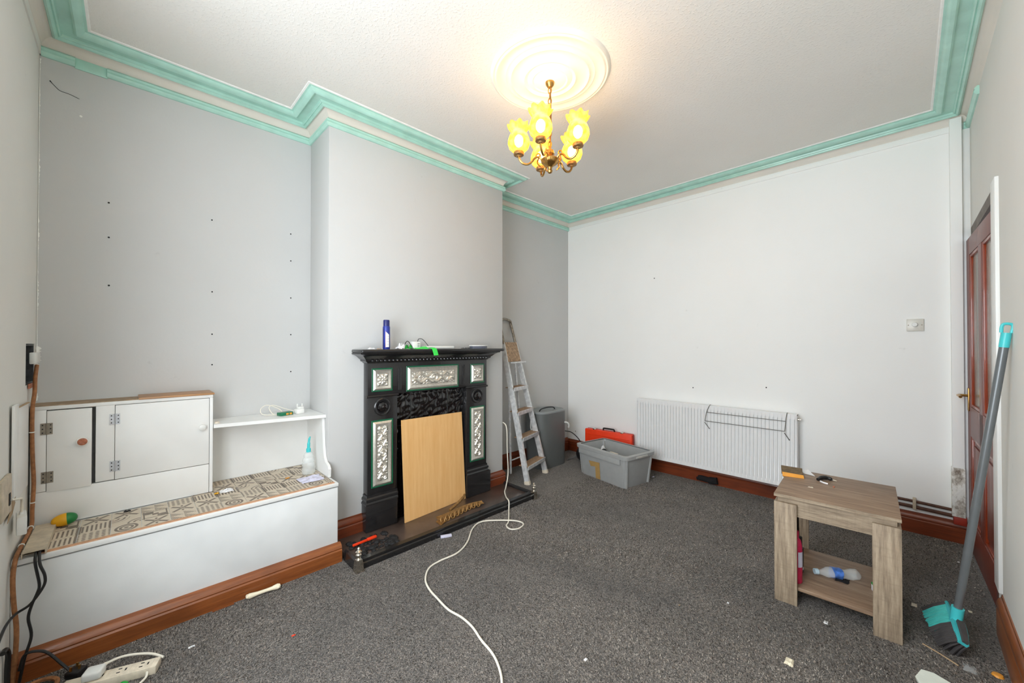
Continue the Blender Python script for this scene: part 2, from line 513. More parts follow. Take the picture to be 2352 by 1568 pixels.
# ------------------------------------------------------------------ room shell
Y0, Y1, Y2, B = 0.05, 1.189, 2.608, 3.95
XC, XR, ZC = 0.328, 3.01, 2.618
T = 0.14
ST = dict(kind='structure')
MB().box(-T, XR + T, Y0 - T, B + T, -0.1, 0).build('floor', MCARPET, **ST)
FLOOR = bpy.data.objects['floor']
MB().box(-T, XR + T, Y0 - T, B + T, ZC, ZC + 0.1).build('ceiling', MCEIL, **ST)
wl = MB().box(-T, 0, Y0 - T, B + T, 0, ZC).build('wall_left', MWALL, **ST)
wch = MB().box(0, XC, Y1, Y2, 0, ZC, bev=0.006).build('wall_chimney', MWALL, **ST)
wb = MB().box(0, XR + T, B, B + T, 0, ZC).build('wall_back', MBACK, **ST)
w = MB()
w.box(XR, XR + T, Y0 - T, 3.03, 0, ZC).box(XR, XR + T, 3.03, B, 1.90, ZC).box(XR, XR + T, 3.935, B, 0, 1.90)
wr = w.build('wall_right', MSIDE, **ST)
w = MB()
WX0, WX1, WZ0, WZ1 = 1.12, 2.60, 0.50, 2.42
w.box(0, 0.05, Y0 - T, Y0, 0, ZC).box(0.25, WX0, Y0 - T, Y0, 0, ZC).box(0.05, 0.25, Y0 - T, Y0, 0, 1.035).box(0.05, 0.25, Y0 - T, Y0, 1.205, ZC).box(0.05, 0.25, Y0 - T, Y0 - 0.045, 1.035, 1.205).box(WX1, XR, Y0 - T, Y0, 0, ZC).box(WX0, WX1, Y0 - T, Y0, 0, WZ0).box(WX0, WX1, Y0 - T, Y0, WZ1, ZC)
wf = w.build('wall_front', MSIDE, **ST)

# carpet pile: short fibres that lie over in patches
def carpet_pile():
    import numpy as np
    rng = np.random.default_rng(4)
    m, nt, b = new_mat('carpet_fibre')
    gm = nt.nodes.new('ShaderNodeNewGeometry')
    c = ramp(nt, gm.outputs['Random Per Island'], [(0.0, rgb(40, 36, 33)), (0.45, rgb(98, 91, 85)), (0.75, rgb(146, 137, 128)), (1.0, rgb(224, 216, 206))])
    pc = ramp(nt, noise(nt, 1.5, 5, rough=0.62, stretch=(1.0, 1.6, 1.0)), [(0.41, (.54, .52, .50, 1)), (0.5, (.65, .625, .60, 1)), (0.60, (.78, .75, .72, 1))])
    nt.links.new(mixc(nt, 1.0, c, pc, 'MULTIPLY'), b.inputs['Base Color'])
    b.inputs['Roughness'].default_value = 0.7; b.inputs['Specular IOR Level'].default_value = 0.35
    def region(n, x0, x1, y0, y1):
        return np.stack([rng.uniform(x0, x1, n), rng.uniform(y0, y1, n)], 1)
    P = np.concatenate([region(150000, 0.54, 2.99, 0.07, 2.7), region(45000, 0.70, 2.99, 2.7, 3.92)])
    d = np.hypot(P[:, 0] - 2.74, P[:, 1] - 0.35)
    keep = (d < 2.4) | (rng.random(len(P)) < 0.6)
    P = P[keep]; d = d[keep]; n = len(P)
    lean = 2.2 * np.sin(P[:, 0] * 2.1 + 1.3 * np.sin(P[:, 1] * 1.7)) + 1.6 * np.cos(P[:, 1] * 2.6 - P[:, 0]) + rng.normal(0, 0.9, n)
    tilt = np.clip(rng.normal(0.95, 0.25, n), 0.3, 1.4)
    L = rng.uniform(0.005, 0.0095, n); W = 0.0007 + 0.00045 * d * rng.uniform(0.7, 1.3, n)
    dx, dy = np.cos(lean), np.sin(lean)
    hz = L * np.cos(tilt); hr = L * np.sin(tilt)
    base = np.stack([P[:, 0], P[:, 1], np.full(n, 0.0001)], 1)
    tip = base + np.stack([dx * hr, dy * hr, hz], 1)
    tw = rng.uniform(-0.8, 0.8, n)
    side = np.stack([-np.sin(lean + tw), np.cos(lean + tw), np.zeros(n)], 1) * W[:, None]
    V = np.empty((n, 3, 3)); V[:, 0] = base - side; V[:, 1] = base + side; V[:, 2] = tip
    me = bpy.data.meshes.new('carpet_pile')
    me.vertices.add(n * 3); me.loops.add(n * 3); me.polygons.add(n)
    me.vertices.foreach_set('co', (V * K).astype('f').ravel())
    me.loops.foreach_set('vertex_index', np.arange(n * 3, dtype='i'))
    me.polygons.foreach_set('loop_start', np.arange(0, n * 3, 3, dtype='i'))
    me.update(calc_edges=True)
    me.materials.append(m)
    o = bpy.data.objects.new('carpet_pile', me); COL.objects.link(o)
    o.parent = FLOOR; o.location = -WO[FLOOR.name] * K
    o['kind'] = 'stuff'
carpet_pile()

# window beside the camera, source of the daylight
win = MB().box(WX0, WX1, Y0 - 0.13, Y0 - 0.09, WZ0, WZ0 + 0.06).box(WX0, WX1, Y0 - 0.13, Y0 - 0.09, WZ1 - 0.05, WZ1).box(WX0, WX0 + 0.05, Y0 - 0.13, Y0 - 0.09, WZ0, WZ1).box(WX1 - 0.05, WX1, Y0 - 0.13, Y0 - 0.09, WZ0, WZ1).build('window_1', MWHITE, **ST)
MB().box(WX0 + 0.05, WX1 - 0.05, Y0 - 0.115, Y0 - 0.11, WZ0 + 0.06, WZ1 - 0.05).build('window_pane', MPANE, win)
MB().box(1.845, 1.875, Y0 - 0.128, Y0 - 0.098, WZ0 + 0.06, WZ1 - 0.05).build('mullion', MWHITE, win)
MB().box(WX0 + 0.05, WX1 - 0.05, Y0 - 0.128, Y0 - 0.098, 1.75, 1.78).build('transom', MWHITE, win)
MB().box(WX0 - 0.03, WX1 + 0.03, Y0 - 0.09, Y0 + 0.03, WZ0 - 0.025, WZ0).build('window_sill', MWHITE, win)

# cornice, frieze and picture rail
LOOP = [(0, Y0), (0, Y1), (XC, Y1), (XC, Y2), (0, Y2), (0, B), (XR, B), (XR, Y0)]
MB().sweep([(0.040, 2.619), (0.040, 2.590), (0.043, 2.584), (0.050, 2.581), (0.058, 2.585), (0.060, 2.592), (0.064, 2.590), (0.069, 2.593), (0.072, 2.603), (0.106, 2.607), (0.112, 2.606), (0.113, 2.597), (0.120, 2.592), (0.132, 2.595), (0.142, 2.604), (0.146, 2.611), (0.155, 2.612), (0.155, 2.619)], LOOP, closed=True).build('trim_1', MGREEN, **ST)
MB().sweep([(0.155, 2.619), (0.155, 2.613), (0.162, 2.614), (0.166, 2.619)], LOOP, closed=True).build('trim_2', MWHITE2, **ST)
MB().sweep([(0, 2.62), (0, 2.548), (0.004, 2.552), (0.008, 2.566), (0.020, 2.582), (0.036, 2.591), (0.044, 2.594), (0.044, 2.62)], LOOP, closed=True).build('trim_3', MCREAM, **ST)
RAIL = [(0, 2.552), (0, 2.506), (0.008, 2.506), (0.016, 2.512), (0.020, 2.522), (0.016, 2.532), (0.018, 2.540), (0.010, 2.550), (0.004, 2.552)]
MB().sweep(RAIL, [(0, 0.262), (0, Y1), (XC, Y1), (XC, Y2), (0, Y2), (0, B)]).build('trim_4', MGREEN, **ST)
MB().sweep(RAIL, [(0, Y0 + 0.005), (0, 0.158)]).build('trim_5', MGREEN, **ST)
MB().box(0, 0.006, 0.156, 0.264, 2.500, 2.550, bev=0.002).build('trim_6', MGREEN, **ST)
MB().sweep(RAIL, [(2.985, B), (XR, B), (XR, 3.488)]).build('trim_7', MGREEN, **ST)
MB().box(0.02, 2.93, B - 0.007, B, 2.508, 2.545, bev=0.002).build('trim_8', MBACK, **ST)
MB().box(0.02, XR, Y0, Y0 + 0.006, 2.506, 2.548).build('trim_9', MSIDE, **ST)

# skirting boards
SK = [(0, 0), (0.018, 0), (0.018, 0.082), (0.013, 0.088), (0.018, 0.094), (0.018, 0.104), (0.012, 0.116), (0.005, 0.122), (0.004, 0.13), (0, 0.13)]
def sk(h): return [(t, z * h / 0.13) for t, z in SK]
MB().sweep(sk(0.13), [(0, B), (2.99, B)]).build('baseboard_back', MREDX, **ST)
MB().sweep(sk(0.145), [(XC, Y1 + 0.0), (XC, 1.405)]).build('baseboard_chimney', MRED, **ST)
MB().sweep(sk(0.145), [(XC, 2.39), (XC, Y2), (0, Y2), (0, B - 0.018)]).build('baseboard_left', MRED, **ST)
MB().sweep([(0, 0), (0.034, 0), (0.034, 0.062), (0.028, 0.068), (0.031, 0.074), (0.026, 0.088), (0.012, 0.098), (0, 0.1)], [(0.5, Y0 + 0.002), (0.5, 1.196)]).build('baseboard_bench', MPINE, **ST)
MB().sweep(sk(0.165), [(XR, 2.93), (XR, Y0)]).build('baseboard_right', MPINE, **ST)

# screw holes left in the walls
for (y, z) in [(0.271, 1.896), (0.272, 1.726), (0.274, 1.491), (0.674, 1.902), (0.677, 1.498), (0.678, 1.26), (0.679, 1.089), (1.073, 1.903), (1.074, 1.732), (1.075, 1.497), (1.076, 1.265), (1.077, 1.031)]:
    MB(frame((0.0005, y, z), ry=90)).lathe([(0.004, 0), (0.004, 0.0012), (0.002, 0.0014)], n=8).build('screw_hole', MDARK, wl)
MB(frame((0.0005, 0.177, 2.282), ry=90)).lathe([(0.005, 0), (0.005, 0.001), (0.001, 0.0016)], n=8).build('filler_spot', MWHITE2, wl)
MB().tube(spline([(0.0005, 0.081, 2.406), (0.0005, 0.098, 2.386), (0.0005, 0.112, 2.374), (0.0005, 0.14, 2.371), (0.0005, 0.172, 2.362)], 4), [0.003, 0.0018] + [0.0012] * 14 + [0.0006], n=5).build('plaster_crack', MDARK, wl)
for (x, z) in [(1.033, 1.841), (1.39, 0.817), (1.952, 0.862), (0.102, 0.225)]:
    MB(frame((x, B - 0.0005, z), rx=90)).lathe([(0.005, 0), (0.005, 0.0012), (0.002, 0.0014)], n=8).build('screw_hole', MDARK, wb)

# boxed pipe casing in the corner by the door
flaky, _nt, _b = new_mat('flaking_white_paint')
_f = noise(_nt, 16, 6, rough=0.7, stretch=(1, 1, 0.6))
_nt.links.new(ramp(_nt, _f, [(0.36, rgb(128, 116, 104)), (0.45, rgb(196, 190, 180)), (0.52, rgb(232, 231, 226))]), _b.inputs['Base Color'])
_b.inputs['Roughness'].default_value = 0.8
bump(_nt, _b, _f, 0.8, 0.01)
pc_ = thing('pipe_casing', (2.955, B - 0.02, 0.1), 'narrow white boxed pipe casing with flaking foot beside the door', 'pipe casing')
MB().box(2.926, 2.976, B - 0.045, B, 0.30, 2.575, bev=0.003).build('casing_shaft', MBACK, pc_)
MB().box(2.922, 2.978, B - 0.048, B, 0.165, 0.46, bev=0.004).build('worn_foot', flaky, pc_, label='flaking dirty white foot')
MB().box(2.928, 2.982, B - 0.046, B, 0.118, 0.168, bev=0.003).build('red_foot', MREDP, pc_, label='red painted end')
MB().box(2.978, XR, B - 0.012, B, 0.14, 2.505, bev=0.002).build('trim_10', MWHITE, **ST)

# pipes along the top of the back skirting
for nm, z, lab in (('heating_pipe', 0.203, 'upper brown copper pipe running above the back skirting'), ('heating_pipe', 0.168, 'lower brown copper pipe resting along the back skirting top')):
    MB().tube([(2.12, B - 0.025, z + 0.006), (2.5, B - 0.025, z + 0.002), (2.75, B - 0.025, z), (2.925, B - 0.025, z - 0.006)], 0.009 if z > 0.19 else 0.011, n=10).build(nm, MCOPPER, label=lab, cat='pipe', group='pipes along the back skirting')
pcl = MB().box(2.756, 2.772, B - 0.044, B, 0.155, 0.222, bev=0.003).build('pipe_clip', MTRUNK, label='cream plastic clip holding the two pipes above skirting', cat='pipe clip')

# ------------------------------------------------------------------ door in the right wall
dr = MB().box(XR, XR + 0.10, 3.03, 3.935, 1.845, 1.9).build('door_1', plain('dark_door_head', (112, 102, 94), 0.7, var=0.2), kind='structure')
# architrave and linings
MB().box(XR - 0.012, XR + 0.012, 2.925, 3.035, 0.17, 1.905, bev=0.003).build('architrave', MWHITE, dr)
MB().box(XR + 0.06, XR + 0.10, 3.03, 3.05, 0, 1.845).build('door_jamb', MDOOR, dr)
MB().box(XR + 0.06, XR + 0.10, 3.915, 3.935, 0, 1.845).build('door_jamb', MDOOR, dr)
leafm = frame((3.052, 3.045, 0.012), rz=1.9)     # hinge line, leaf runs towards +y
def dbox(*a, **k): return MB(leafm).box(*a, **k)
DW, DH, DT = 0.872, 1.81, 0.034
dbox(-DT, 0, 0, 0.1, 0, DH, bev=0.002).build('door_stile', MDOOR, dr)
dbox(-DT, 0, DW - 0.1, DW, 0, DH, bev=0.002).build('door_stile', MDOOR, dr)
dbox(-DT, 0, 0.1, DW - 0.1, DH - 0.1, DH, bev=0.002).build('door_rail', MDOOR, dr)
dbox(-DT, 0, 0.1, DW - 0.1, 0.66, 0.83, bev=0.002).build('door_rail', MDOOR, dr)
dbox(-DT, 0, 0.1, DW - 0.1, 0, 0.18, bev=0.002).build('door_rail', MDOOR, dr)
dbox(-DT, 0, 0.386, 0.486, 0.18, DH - 0.1, bev=0.002).build('muntin', MDOOR, dr)
for y0 in (0.1, 0.486):
    y1 = y0 + 0.286
    gl = dbox(-0.020, -0.014, y0, y1, 0.83, DH - 0.1).build('door_pane', MOBSC, dr)
    for (a, b_, c, d) in ((y0, y0 + 0.016, 0.83, DH - 0.1), (y1 - 0.016, y1, 0.83, DH - 0.1), (y0 + 0.016, y1 - 0.016, 0.83, 0.846), (y0 + 0.016, y1 - 0.016, DH - 0.116, DH - 0.1)):
        dbox(-DT + 0.003, -0.012, a, b_, c, d, bev=0.003).build('beading', MBEAD, gl)
    pn = dbox(-0.022, -0.010, y0, y1, 0.18, 0.66).build('lower_panel', MDOOR, dr)
    dbox(-0.029, -0.020, y0 + 0.045, y1 - 0.045, 0.225, 0.615, bev=0.004).build('raised_field', MDOOR, pn)
    for (a, b_, c, d) in ((y0, y0 + 0.016, 0.18, 0.66), (y1 - 0.016, y1, 0.18, 0.66), (y0 + 0.016, y1 - 0.016, 0.18, 0.196), (y0 + 0.016, y1 - 0.016, 0.644, 0.66)):
        dbox(-DT + 0.003, -0.018, a, b_, c, d, bev=0.003).build('beading', MBEAD, pn)
hp = dbox(-DT - 0.005, -DT, DW - 0.07, DW - 0.03, 0.80, 0.935, bev=0.002).build('handle_plate', MBRASS, dr)
MB(leafm).tube(spline([(-DT - 0.004, DW - 0.05, 0.89), (-DT - 0.035, DW - 0.05, 0.89), (-DT - 0.043, DW - 0.055, 0.89), (-DT - 0.044, DW - 0.10, 0.892), (-DT - 0.042, DW - 0.145, 0.888)], 4), 0.0075, n=8).build('lever', MBRASS, hp)

# light switch
sw = thing('light_switch', (2.774, B - 0.01, 1.29), 'square white dimmer switch plate on the white back wall', 'light switch')
MB().box(2.735, 2.813, B - 0.014, B, 1.288, 1.366, bev=0.003).build('switch_plate', plain('aged_switch_plastic', (216, 213, 204), 0.3, var=0.03), sw)
MB(frame((2.772, B - 0.014, 1.33), rx=90)).lathe([(0.014, -0.001), (0.014, 0.012), (0.011, 0.015), (0, 0.015)], n=20).build('dimmer_knob', MPLASTIC, sw)
for dx in (-0.03, 0.03):
    MB(frame((2.774 + dx, B - 0.014, 1.327), rx=90)).lathe([(0.0035, -0.001), (0.0035, 0.001), (0, 0.001)], n=8).build('screw', MSTEELH, sw)

# ------------------------------------------------------------------ ceiling rose and chandelier
CX, CY = 1.43, 1.915
rose = [(0.0, 0.040), (0.030, 0.040), (0.060, 0.036), (0.085, 0.030), (0.092, 0.034), (0.100, 0.030), (0.118, 0.022), (0.126, 0.026), (0.134, 0.030), (0.142, 0.024), (0.150, 0.018), (0.185, 0.014), (0.196, 0.018), (0.204, 0.022), (0.212, 0.016), (0.222, 0.012), (0.232, 0.014), (0.240, 0.010), (0.262, 0.010), (0.272, 0.016), (0.282, 0.018), (0.290, 0.014), (0.298, 0.016), (0.306, 0.010), (0.312, -0.001)]
MB().lathe([(r, -z) for r, z in rose], (CX, CY, ZC), n=72).build('ceiling_rose', plain('white_rose_plaster', (240, 234, 222), 0.6, var=0.02), label='round white plaster ceiling rose with concentric rings', cat='ceiling rose')
ch = thing('chandelier', (CX, CY, 2.10), 'lit brass five-arm chandelier with frilled amber glass shades', 'chandelier')
MB().lathe([(0.0, 2.550), (0.012, 2.552), (0.022, 2.565), (0.024, 2.578), (0.0, 2.58)], (CX, CY, 0), n=20).build('canopy', MBRASS, ch)
link = None
for i in range(12):
    z = 2.548 - i * 0.0285
    if i < 2:
        pts = [(0.0085 * math.cos(a), 0, 0.0175 * math.sin(a)) for a in [2 * PI * k / 12 for k in range(12)]]
        m = MB(frame((CX, CY, z - 0.012), rz=90 * i + 30)).tube(pts, 0.0028, n=6, closed=True).build('chain_link', MBRASS, ch)
        link = (link or []) + [m]
    else:
        dup(link[i % 2], (0, 0, -0.0285 * (i - i % 2)), ch)
MB().tube([(CX + 0.004, CY, 2.55), (CX + 0.006, CY + 0.003, 2.4), (CX + 0.002, CY, 2.21)], 0.003, n=6).build('flex', MBRASSD, ch)
MB().lathe([(0.0, 2.245), (0.006, 2.243), (0.008, 2.225), (0.020, 2.218), (0.024, 2.200), (0.014, 2.188), (0.020, 2.180), (0.040, 2.176), (0.048, 2.168), (0.046, 2.158), (0.034, 2.146), (0.020, 2.138), (0.012, 2.130), (0.010, 2.118), (0.014, 2.112), (0.010, 2.102), (0.0, 2.097)], (CX, CY, 0), n=28).build('hub', MBRASS, ch)
HZ = 2.185
for ang in (-130, -66, 8, 83, 148):
    a = R(ang); c, s = math.cos(a), math.sin(a)
    def P3(r, z): return (CX + r * c, CY + r * s, z)
    arm = MB().tube(spline([P3(0.040, 2.165), P3(0.058, 2.182), P3(0.080, 2.176), P3(0.098, 2.154), P3(0.120, 2.142), P3(0.145, 2.148), P3(0.160, 2.166), P3(0.164, HZ)], 5), 0.0058, n=8).build('arm', MBRASS, ch)
    MB().tube(spline([P3(0.078, 2.176), P3(0.070, 2.196), P3(0.056, 2.200), P3(0.052, 2.188), P3(0.060, 2.184)], 4), 0.004, n=6).build('scroll', MBRASS, arm)
    MB().tube(spline([P3(0.060, 2.176), P3(0.066, 2.152), P3(0.056, 2.138), P3(0.046, 2.128)], 4), [0.004] * 10 + [0.002] * 3, n=6).build('leaf_drop', MBRASS, arm)
    hc = P3(0.164, 0)
    MB().lathe([(0.0, HZ - 0.006), (0.010, HZ - 0.006), (0.014, HZ), (0.026, HZ + 0.003), (0.028, HZ + 0.010), (0.024, HZ + 0.022), (0.012, HZ + 0.024), (0.0, HZ + 0.024)], hc, n=20).build('lamp_cup', MBRASSD, arm)
    prof = [(0.022, 0.018), (0.034, 0.024), (0.050, 0.040), (0.0575, 0.062), (0.056, 0.082), (0.048, 0.104), (0.040, 0.118), (0.040, 0.124), (0.048, 0.134), (0.054, 0.146), (0.057, 0.158)]
    def ruf(r, z, t):
        k = max(0, (z - HZ - 0.120) / 0.038)
        return r + 0.006 * k * math.cos(8 * t), z + 0.006 * k * math.sin(8 * t + 0.6)
    MB().lathe([(r, HZ + z) for r, z in prof], hc, n=48, fn=ruf).build('lamp_shade', MSHADE, arm, angle=60)
    MB().ball((hc[0], hc[1], HZ + 0.078), (0.024, 0.024, 0.032)).build('bulb', MBULB, arm)
    l = bpy.data.lights.new('lamp_light', 'POINT'); l.energy = 0.5; l.color = (1.0, 0.84, 0.54); l.shadow_soft_size = 0.03 * K
    lo = bpy.data.objects.new('lamp_light', l); COL.objects.link(lo); lo.location = Vector((hc[0], hc[1], HZ + 0.112)) * K

# ------------------------------------------------------------------ boxed bench in the near alcove
bn = thing('storage_bench', (0.25, 0.62, 0), 'long white boxed bench with patterned tile top in the alcove', 'bench')
MB().box(0.482, 0.5, Y0 + 0.001, 1.184, 0, 0.404, bev=0.002).build('front_panel', plain('smeared_white_paint', (224, 226, 226), 0.45, var=0.10, vs=2.5, bs=0.08), bn)
MB().box(XC + 0.002, 0.482, 1.170, 1.184, 0, 0.404).build('end_panel', MWHITE, bn)
top = MB().box(0.002, 0.506, Y0 + 0.001, 1.186, 0.410, 0.430, bev=0.003).build('top_board', MWHITE, bn)
MB().box(0.478, 0.496, 0.11, 1.168, 0.430, 0.4335).build('worn_edge', plain('bare_wood_edge', (196, 150, 116), 0.7, var=0.2, vs=40), top)
TS = 0.0935
tm = {}
for i in range(13):
    for j in range(5):
        y0 = 0.016 + i * TS; x1 = 0.478 - j * TS; x0 = x1 - TS
        ylo, yhi = max(y0 + 0.0012, Y0 + 0.003), min(y0 + TS - 0.0012, 1.170)
        xlo = max(x0 + 0.0012, 0.004)
        if yhi - ylo < 0.02 or x1 - xlo < 0.02 or (j >= 3 and yhi < 0.655): continue
        kd = (i * 1 + j * 3 + (1 if (i * 7 + j * 5) % 4 == 0 else 0)) % 8 if j else (0, 5, 3, 0, 1, 2, 3, 0, 1, 2, 3, 0, 4)[i]
        MB().box(xlo, x1 - 0.0012, ylo, yhi, 0.430, 0.4325 + random.random() * 0.0006).build('floor_tile', TILES[kd], top)

# wall cupboard on the bench
cb = thing('wall_cupboard', (0.1, 0.36, 0.43), 'low white painted cupboard with two hinged doors on the bench', 'cupboard')
FX = 0.186
MB().box(0.002, FX, Y0 + 0.006, 0.662, 0.924, 0.940, bev=0.002).build('top_panel', MWHITE, cb)
MB().box(0.05, FX - 0.004, Y0 + 0.006, 0.38, 0.940, 0.944).build('dusty_top', plain('dusty_brown_top', (150, 128, 104), 0.8, var=0.3, vs=30), cb)
MB().box(0.004, FX + 0.004, 0.38, 0.668, 0.940, 0.949, bev=0.002).build('wood_edging', wood('bare_pine_edging', (156, 110, 70), (196, 150, 104), axis=1), cb)
MB().box(FX - 0.014, FX, Y0 + 0.006, 0.646, 0.434, 0.580, bev=0.001).build('lower_panel', MWHITE, cb)
MB().box(FX - 0.014, FX, Y0 + 0.006, 0.099, 0.582, 0.924, bev=0.001).build('left_stile', MWHITE, cb)
MB().box(FX - 0.014, FX, 0.242, 0.3015, 0.584, 0.924, bev=0.001).build('middle_stile', MWHITE, cb)
MB().box(0.002, FX + 0.002, 0.648, 0.662, 0.434, 0.924, bev=0.002).build('side_panel', MWHITE, cb)
MB().box(0.012, 0.022, Y0 + 0.006, 0.648, 0.434, 0.924).build('cupboard_back', MWHITE, cb)
def hinge(door, y, z, m):
    h = MB().box(FX + 0.0005, FX + 0.003, y - 0.017, y + 0.017, z - 0.024, z + 0.024).build('hinge', m, door)
    MB().tube([(FX + 0.003, y, z - 0.024), (FX + 0.003, y, z + 0.024)], 0.0032, n=8).build('hinge_pin', m, door)
    for dy in (-0.011, 0.011):
        for dz in (-0.016, 0, 0.016):
            MB(frame((FX + 0.0029, y + dy, z + dz), ry=90)).lathe([(0.0026, 0), (0.0026, 0.0006), (0, 0.0006)], n=8).build('hinge_screw', MDARK, h)
    return h
d1m = frame((FX, 0.1005, 0), rz=-2.6)
d1 = MB(d1m).box(-0.013, 0.002, 0, 0.130, 0.576, 0.920, bev=0.002).build('cupboard_door', MWHITE, cb)
hinge(d1, 0.1, 0.845, MSTEELH); hinge(d1, 0.103, 0.640, MSTEELH)
MB(d1m @ frame((0.002, 0.104, 0.777), ry=90)).lathe([(0.014, 0), (0.014, 0.004), (0.0195, 0.010), (0.0195, 0.016), (0.016, 0.0175), (0, 0.0175)], n=24).build('knob_rim', MPLASTIC, d1)
MB(d1m @ frame((0.002, 0.104, 0.777), ry=90)).lathe([(0.0155, 0.0176), (0.0150, 0.021), (0.010, 0.0235), (0.004, 0.0225), (0.003, 0.025), (0, 0.025)], n=20).build('knob', MCOPK, d1, label='round knob worn back to copper')
d2 = MB().box(FX - 0.013, FX + 0.002, 0.303, 0.646, 0.583, 0.922, bev=0.002).build('cupboard_door', MWHITE, cb)
hinge(d2, 0.302, 0.860, MSTEELB); hinge(d2, 0.3035, 0.645, MSTEELB)
MB(frame((FX + 0.002, 0.617, 0.777), ry=90)).lathe([(0.010, 0), (0.010, 0.006), (0.015, 0.012), (0.015, 0.018), (0.010, 0.021), (0, 0.021)], n=20).build('knob', MPLASTIC, d2)

# open shelf at the right of the cupboard
os_ = thing('open_shelf', (0.12, 0.92, 0.43), 'white open shelf unit with curved side panel beside the cupboard', 'shelf')
MB().prism([(0.002, 0.664), (0.200, 0.664), (0.302, 1.1875), (0.002, 1.1875)], 'z', 0.766, 0.784).build('shelf_board', MWHITE, os_)
MB().prism([(0.004, 0.4335), (0.385, 0.4335), (0.390, 0.480), (0.372, 0.500), (0.335, 0.512), (0.312, 0.540), (0.296, 0.60), (0.284, 0.72), (0.282, 0.766), (0.004, 0.766)], 'y', 1.172, 1.187).build('side_panel', MWHITE, os_)
MB().box(0.002, 0.010, 0.664, 1.172, 0.4335, 0.766).build('back_panel', MWHITE, os_)
MB().box(0.010, 0.018, 0.664, 1.172, 0.735, 0.766).build('batten', MWHITE, os_)

# ------------------------------------------------------------------ fireplace
fp = thing('fireplace_surround', (0.36, 1.891, 0.038), 'black cast iron fireplace surround with silver relief panels', 'fireplace')
F = 0.388
yl, yr = 1.405, 2.377
il, ir = 1.606, 2.176          # inner edges of the pilasters
MB().box(XC - 0.002, F, yl, yr, 0.880, 1.088, bev=0.002).build('frieze_block', MIRON, fp)
MB().box(XC - 0.002, 0.486, 1.326, 2.480, 1.150, 1.172, bev=0.008, seg=3).build('mantel_shelf', MIRON, fp)
# moulded cornice below the shelf, returned at both ends
def outset(prof): return [(t, z) for t, z in prof]
MB().sweep(outset([(0, 1.150), (0.078, 1.150), (0.076, 1.142), (0.062, 1.138), (0.046, 1.128), (0.030, 1.112), (0.024, 1.108), (0.022, 1.098), (0.010, 1.092), (0.006, 1.086), (0, 1.084)]), [(XC, yl), (F, yl), (F, yr), (XC, yr)]).build('cornice_moulding', MIRON, fp)
dn = None
for i in range(34):
    y = yl + 0.022 + i * 0.0281
    if dn is None: dn = MB().box(F + 0.018, F + 0.0285, y - 0.009, y + 0.009, 1.095, 1.108, bev=0.003, seg=1).build('dentil', MIRON, fp)
    else: dup(dn, (0, i * 0.0281, 0), fp)
def scroll(u, v, ar):
    # raised acanthus foliage, mirrored about both axes of the panel; ar = length / width along v
    x = abs(u - 0.5) * 2; y = abs(v - 0.5) * 2 * ar
    vine = abs(x - 0.42 - 0.26 * math.sin(y * 3.1 + 0.5))
    h = math.exp(-(vine * 7) ** 2)
    lf = math.sin(11 * y + 7 * x * (1 if math.sin(y * 3.1) > 0 else -1)) * math.sin(6.5 * x + 1.2 * y)
    h = max(h, 0.75 * max(0.0, lf) ** 0.8)
    rr = math.hypot(x, y)
    if ar < 1.3:
        t8 = abs(math.cos(4 * math.atan2(y, x)))
        h = max(math.exp(-(rr * 4.5) ** 2), 0.9 * t8 * math.exp(-((rr - 0.5) * 3.2) ** 2), 0.8 * math.exp(-(math.hypot(x - .85, y - .85) * 3.5) ** 2))
        return h * max(0, min(1, min(u, 1 - u) * 12, min(v, 1 - v) * 12))
    h = max(h, math.exp(-((rr - 0.52) * 9) ** 2), math.exp(-(rr * 4) ** 2))
    edge = min(1, min(u, 1 - u) * 12, min(v, 1 - v) * 12 * max(ar, 1))
    return h * max(0, edge)
def relief_panel(y0, y1, z0, z1, pad=0.030):
    xb = F
    p = MB().box(xb - 0.004, xb + 0.004, y0 - 0.008, y1 + 0.008, z0 - 0.008, z1 + 0.008, bev=0.002, seg=1).build('panel_border', MGREENEDGE, fp)
    # sloped silver frame
    fr = MB()
    o = [(y0, z0), (y1, z0), (y1, z1), (y0, z1)]
    m = [(y0 + pad * .45, z0 + pad * .45), (y1 - pad * .45, z0 + pad * .45), (y1 - pad * .45, z1 - pad * .45), (y0 + pad * .45, z1 - pad * .45)]
    i_ = [(y0 + pad, z0 + pad), (y1 - pad, z0 + pad), (y1 - pad, z1 - pad), (y0 + pad, z1 - pad)]
    vs = [(xb + 0.003, *q) for q in o] + [(xb + 0.013, *q) for q in m] + [(xb + 0.007, *q) for q in i_]
    fs = [(a, (a + 1) % 4, 4 + (a + 1) % 4, 4 + a) for a in range(4)] + [(4 + a, 4 + (a + 1) % 4, 8 + (a + 1) % 4, 8 + a) for a in range(4)]
    fr.add(vs, fs).build('panel_frame', MSILVER, p)
    w_, h_ = y1 - y0 - 2 * pad, z1 - z0 - 2 * pad
    if h_ >= w_:
        g = lambda u, v: (xb + 0.0045 + 0.011 * scroll(u, v, h_ / w_), y0 + pad + u * w_, z0 + pad + v * h_)
        n = (28, max(28, int(26 * h_ / w_)))
    else:
        g = lambda u, v: (xb + 0.0045 + 0.011 * scroll(v, u, w_ / h_), y0 + pad + u * w_, z0 + pad + v * h_)
        n = (max(28, int(26 * w_ / h_)), 28)
    MB().grid(g, *n).build('relief', MSILVER, p, angle=80)
relief_panel(1.437, 1.562, 0.912, 1.044, 0.026)
relief_panel(1.676, 2.092, 0.896, 1.050, 0.032)
relief_panel(2.220, 2.342, 0.912, 1.046, 0.026)
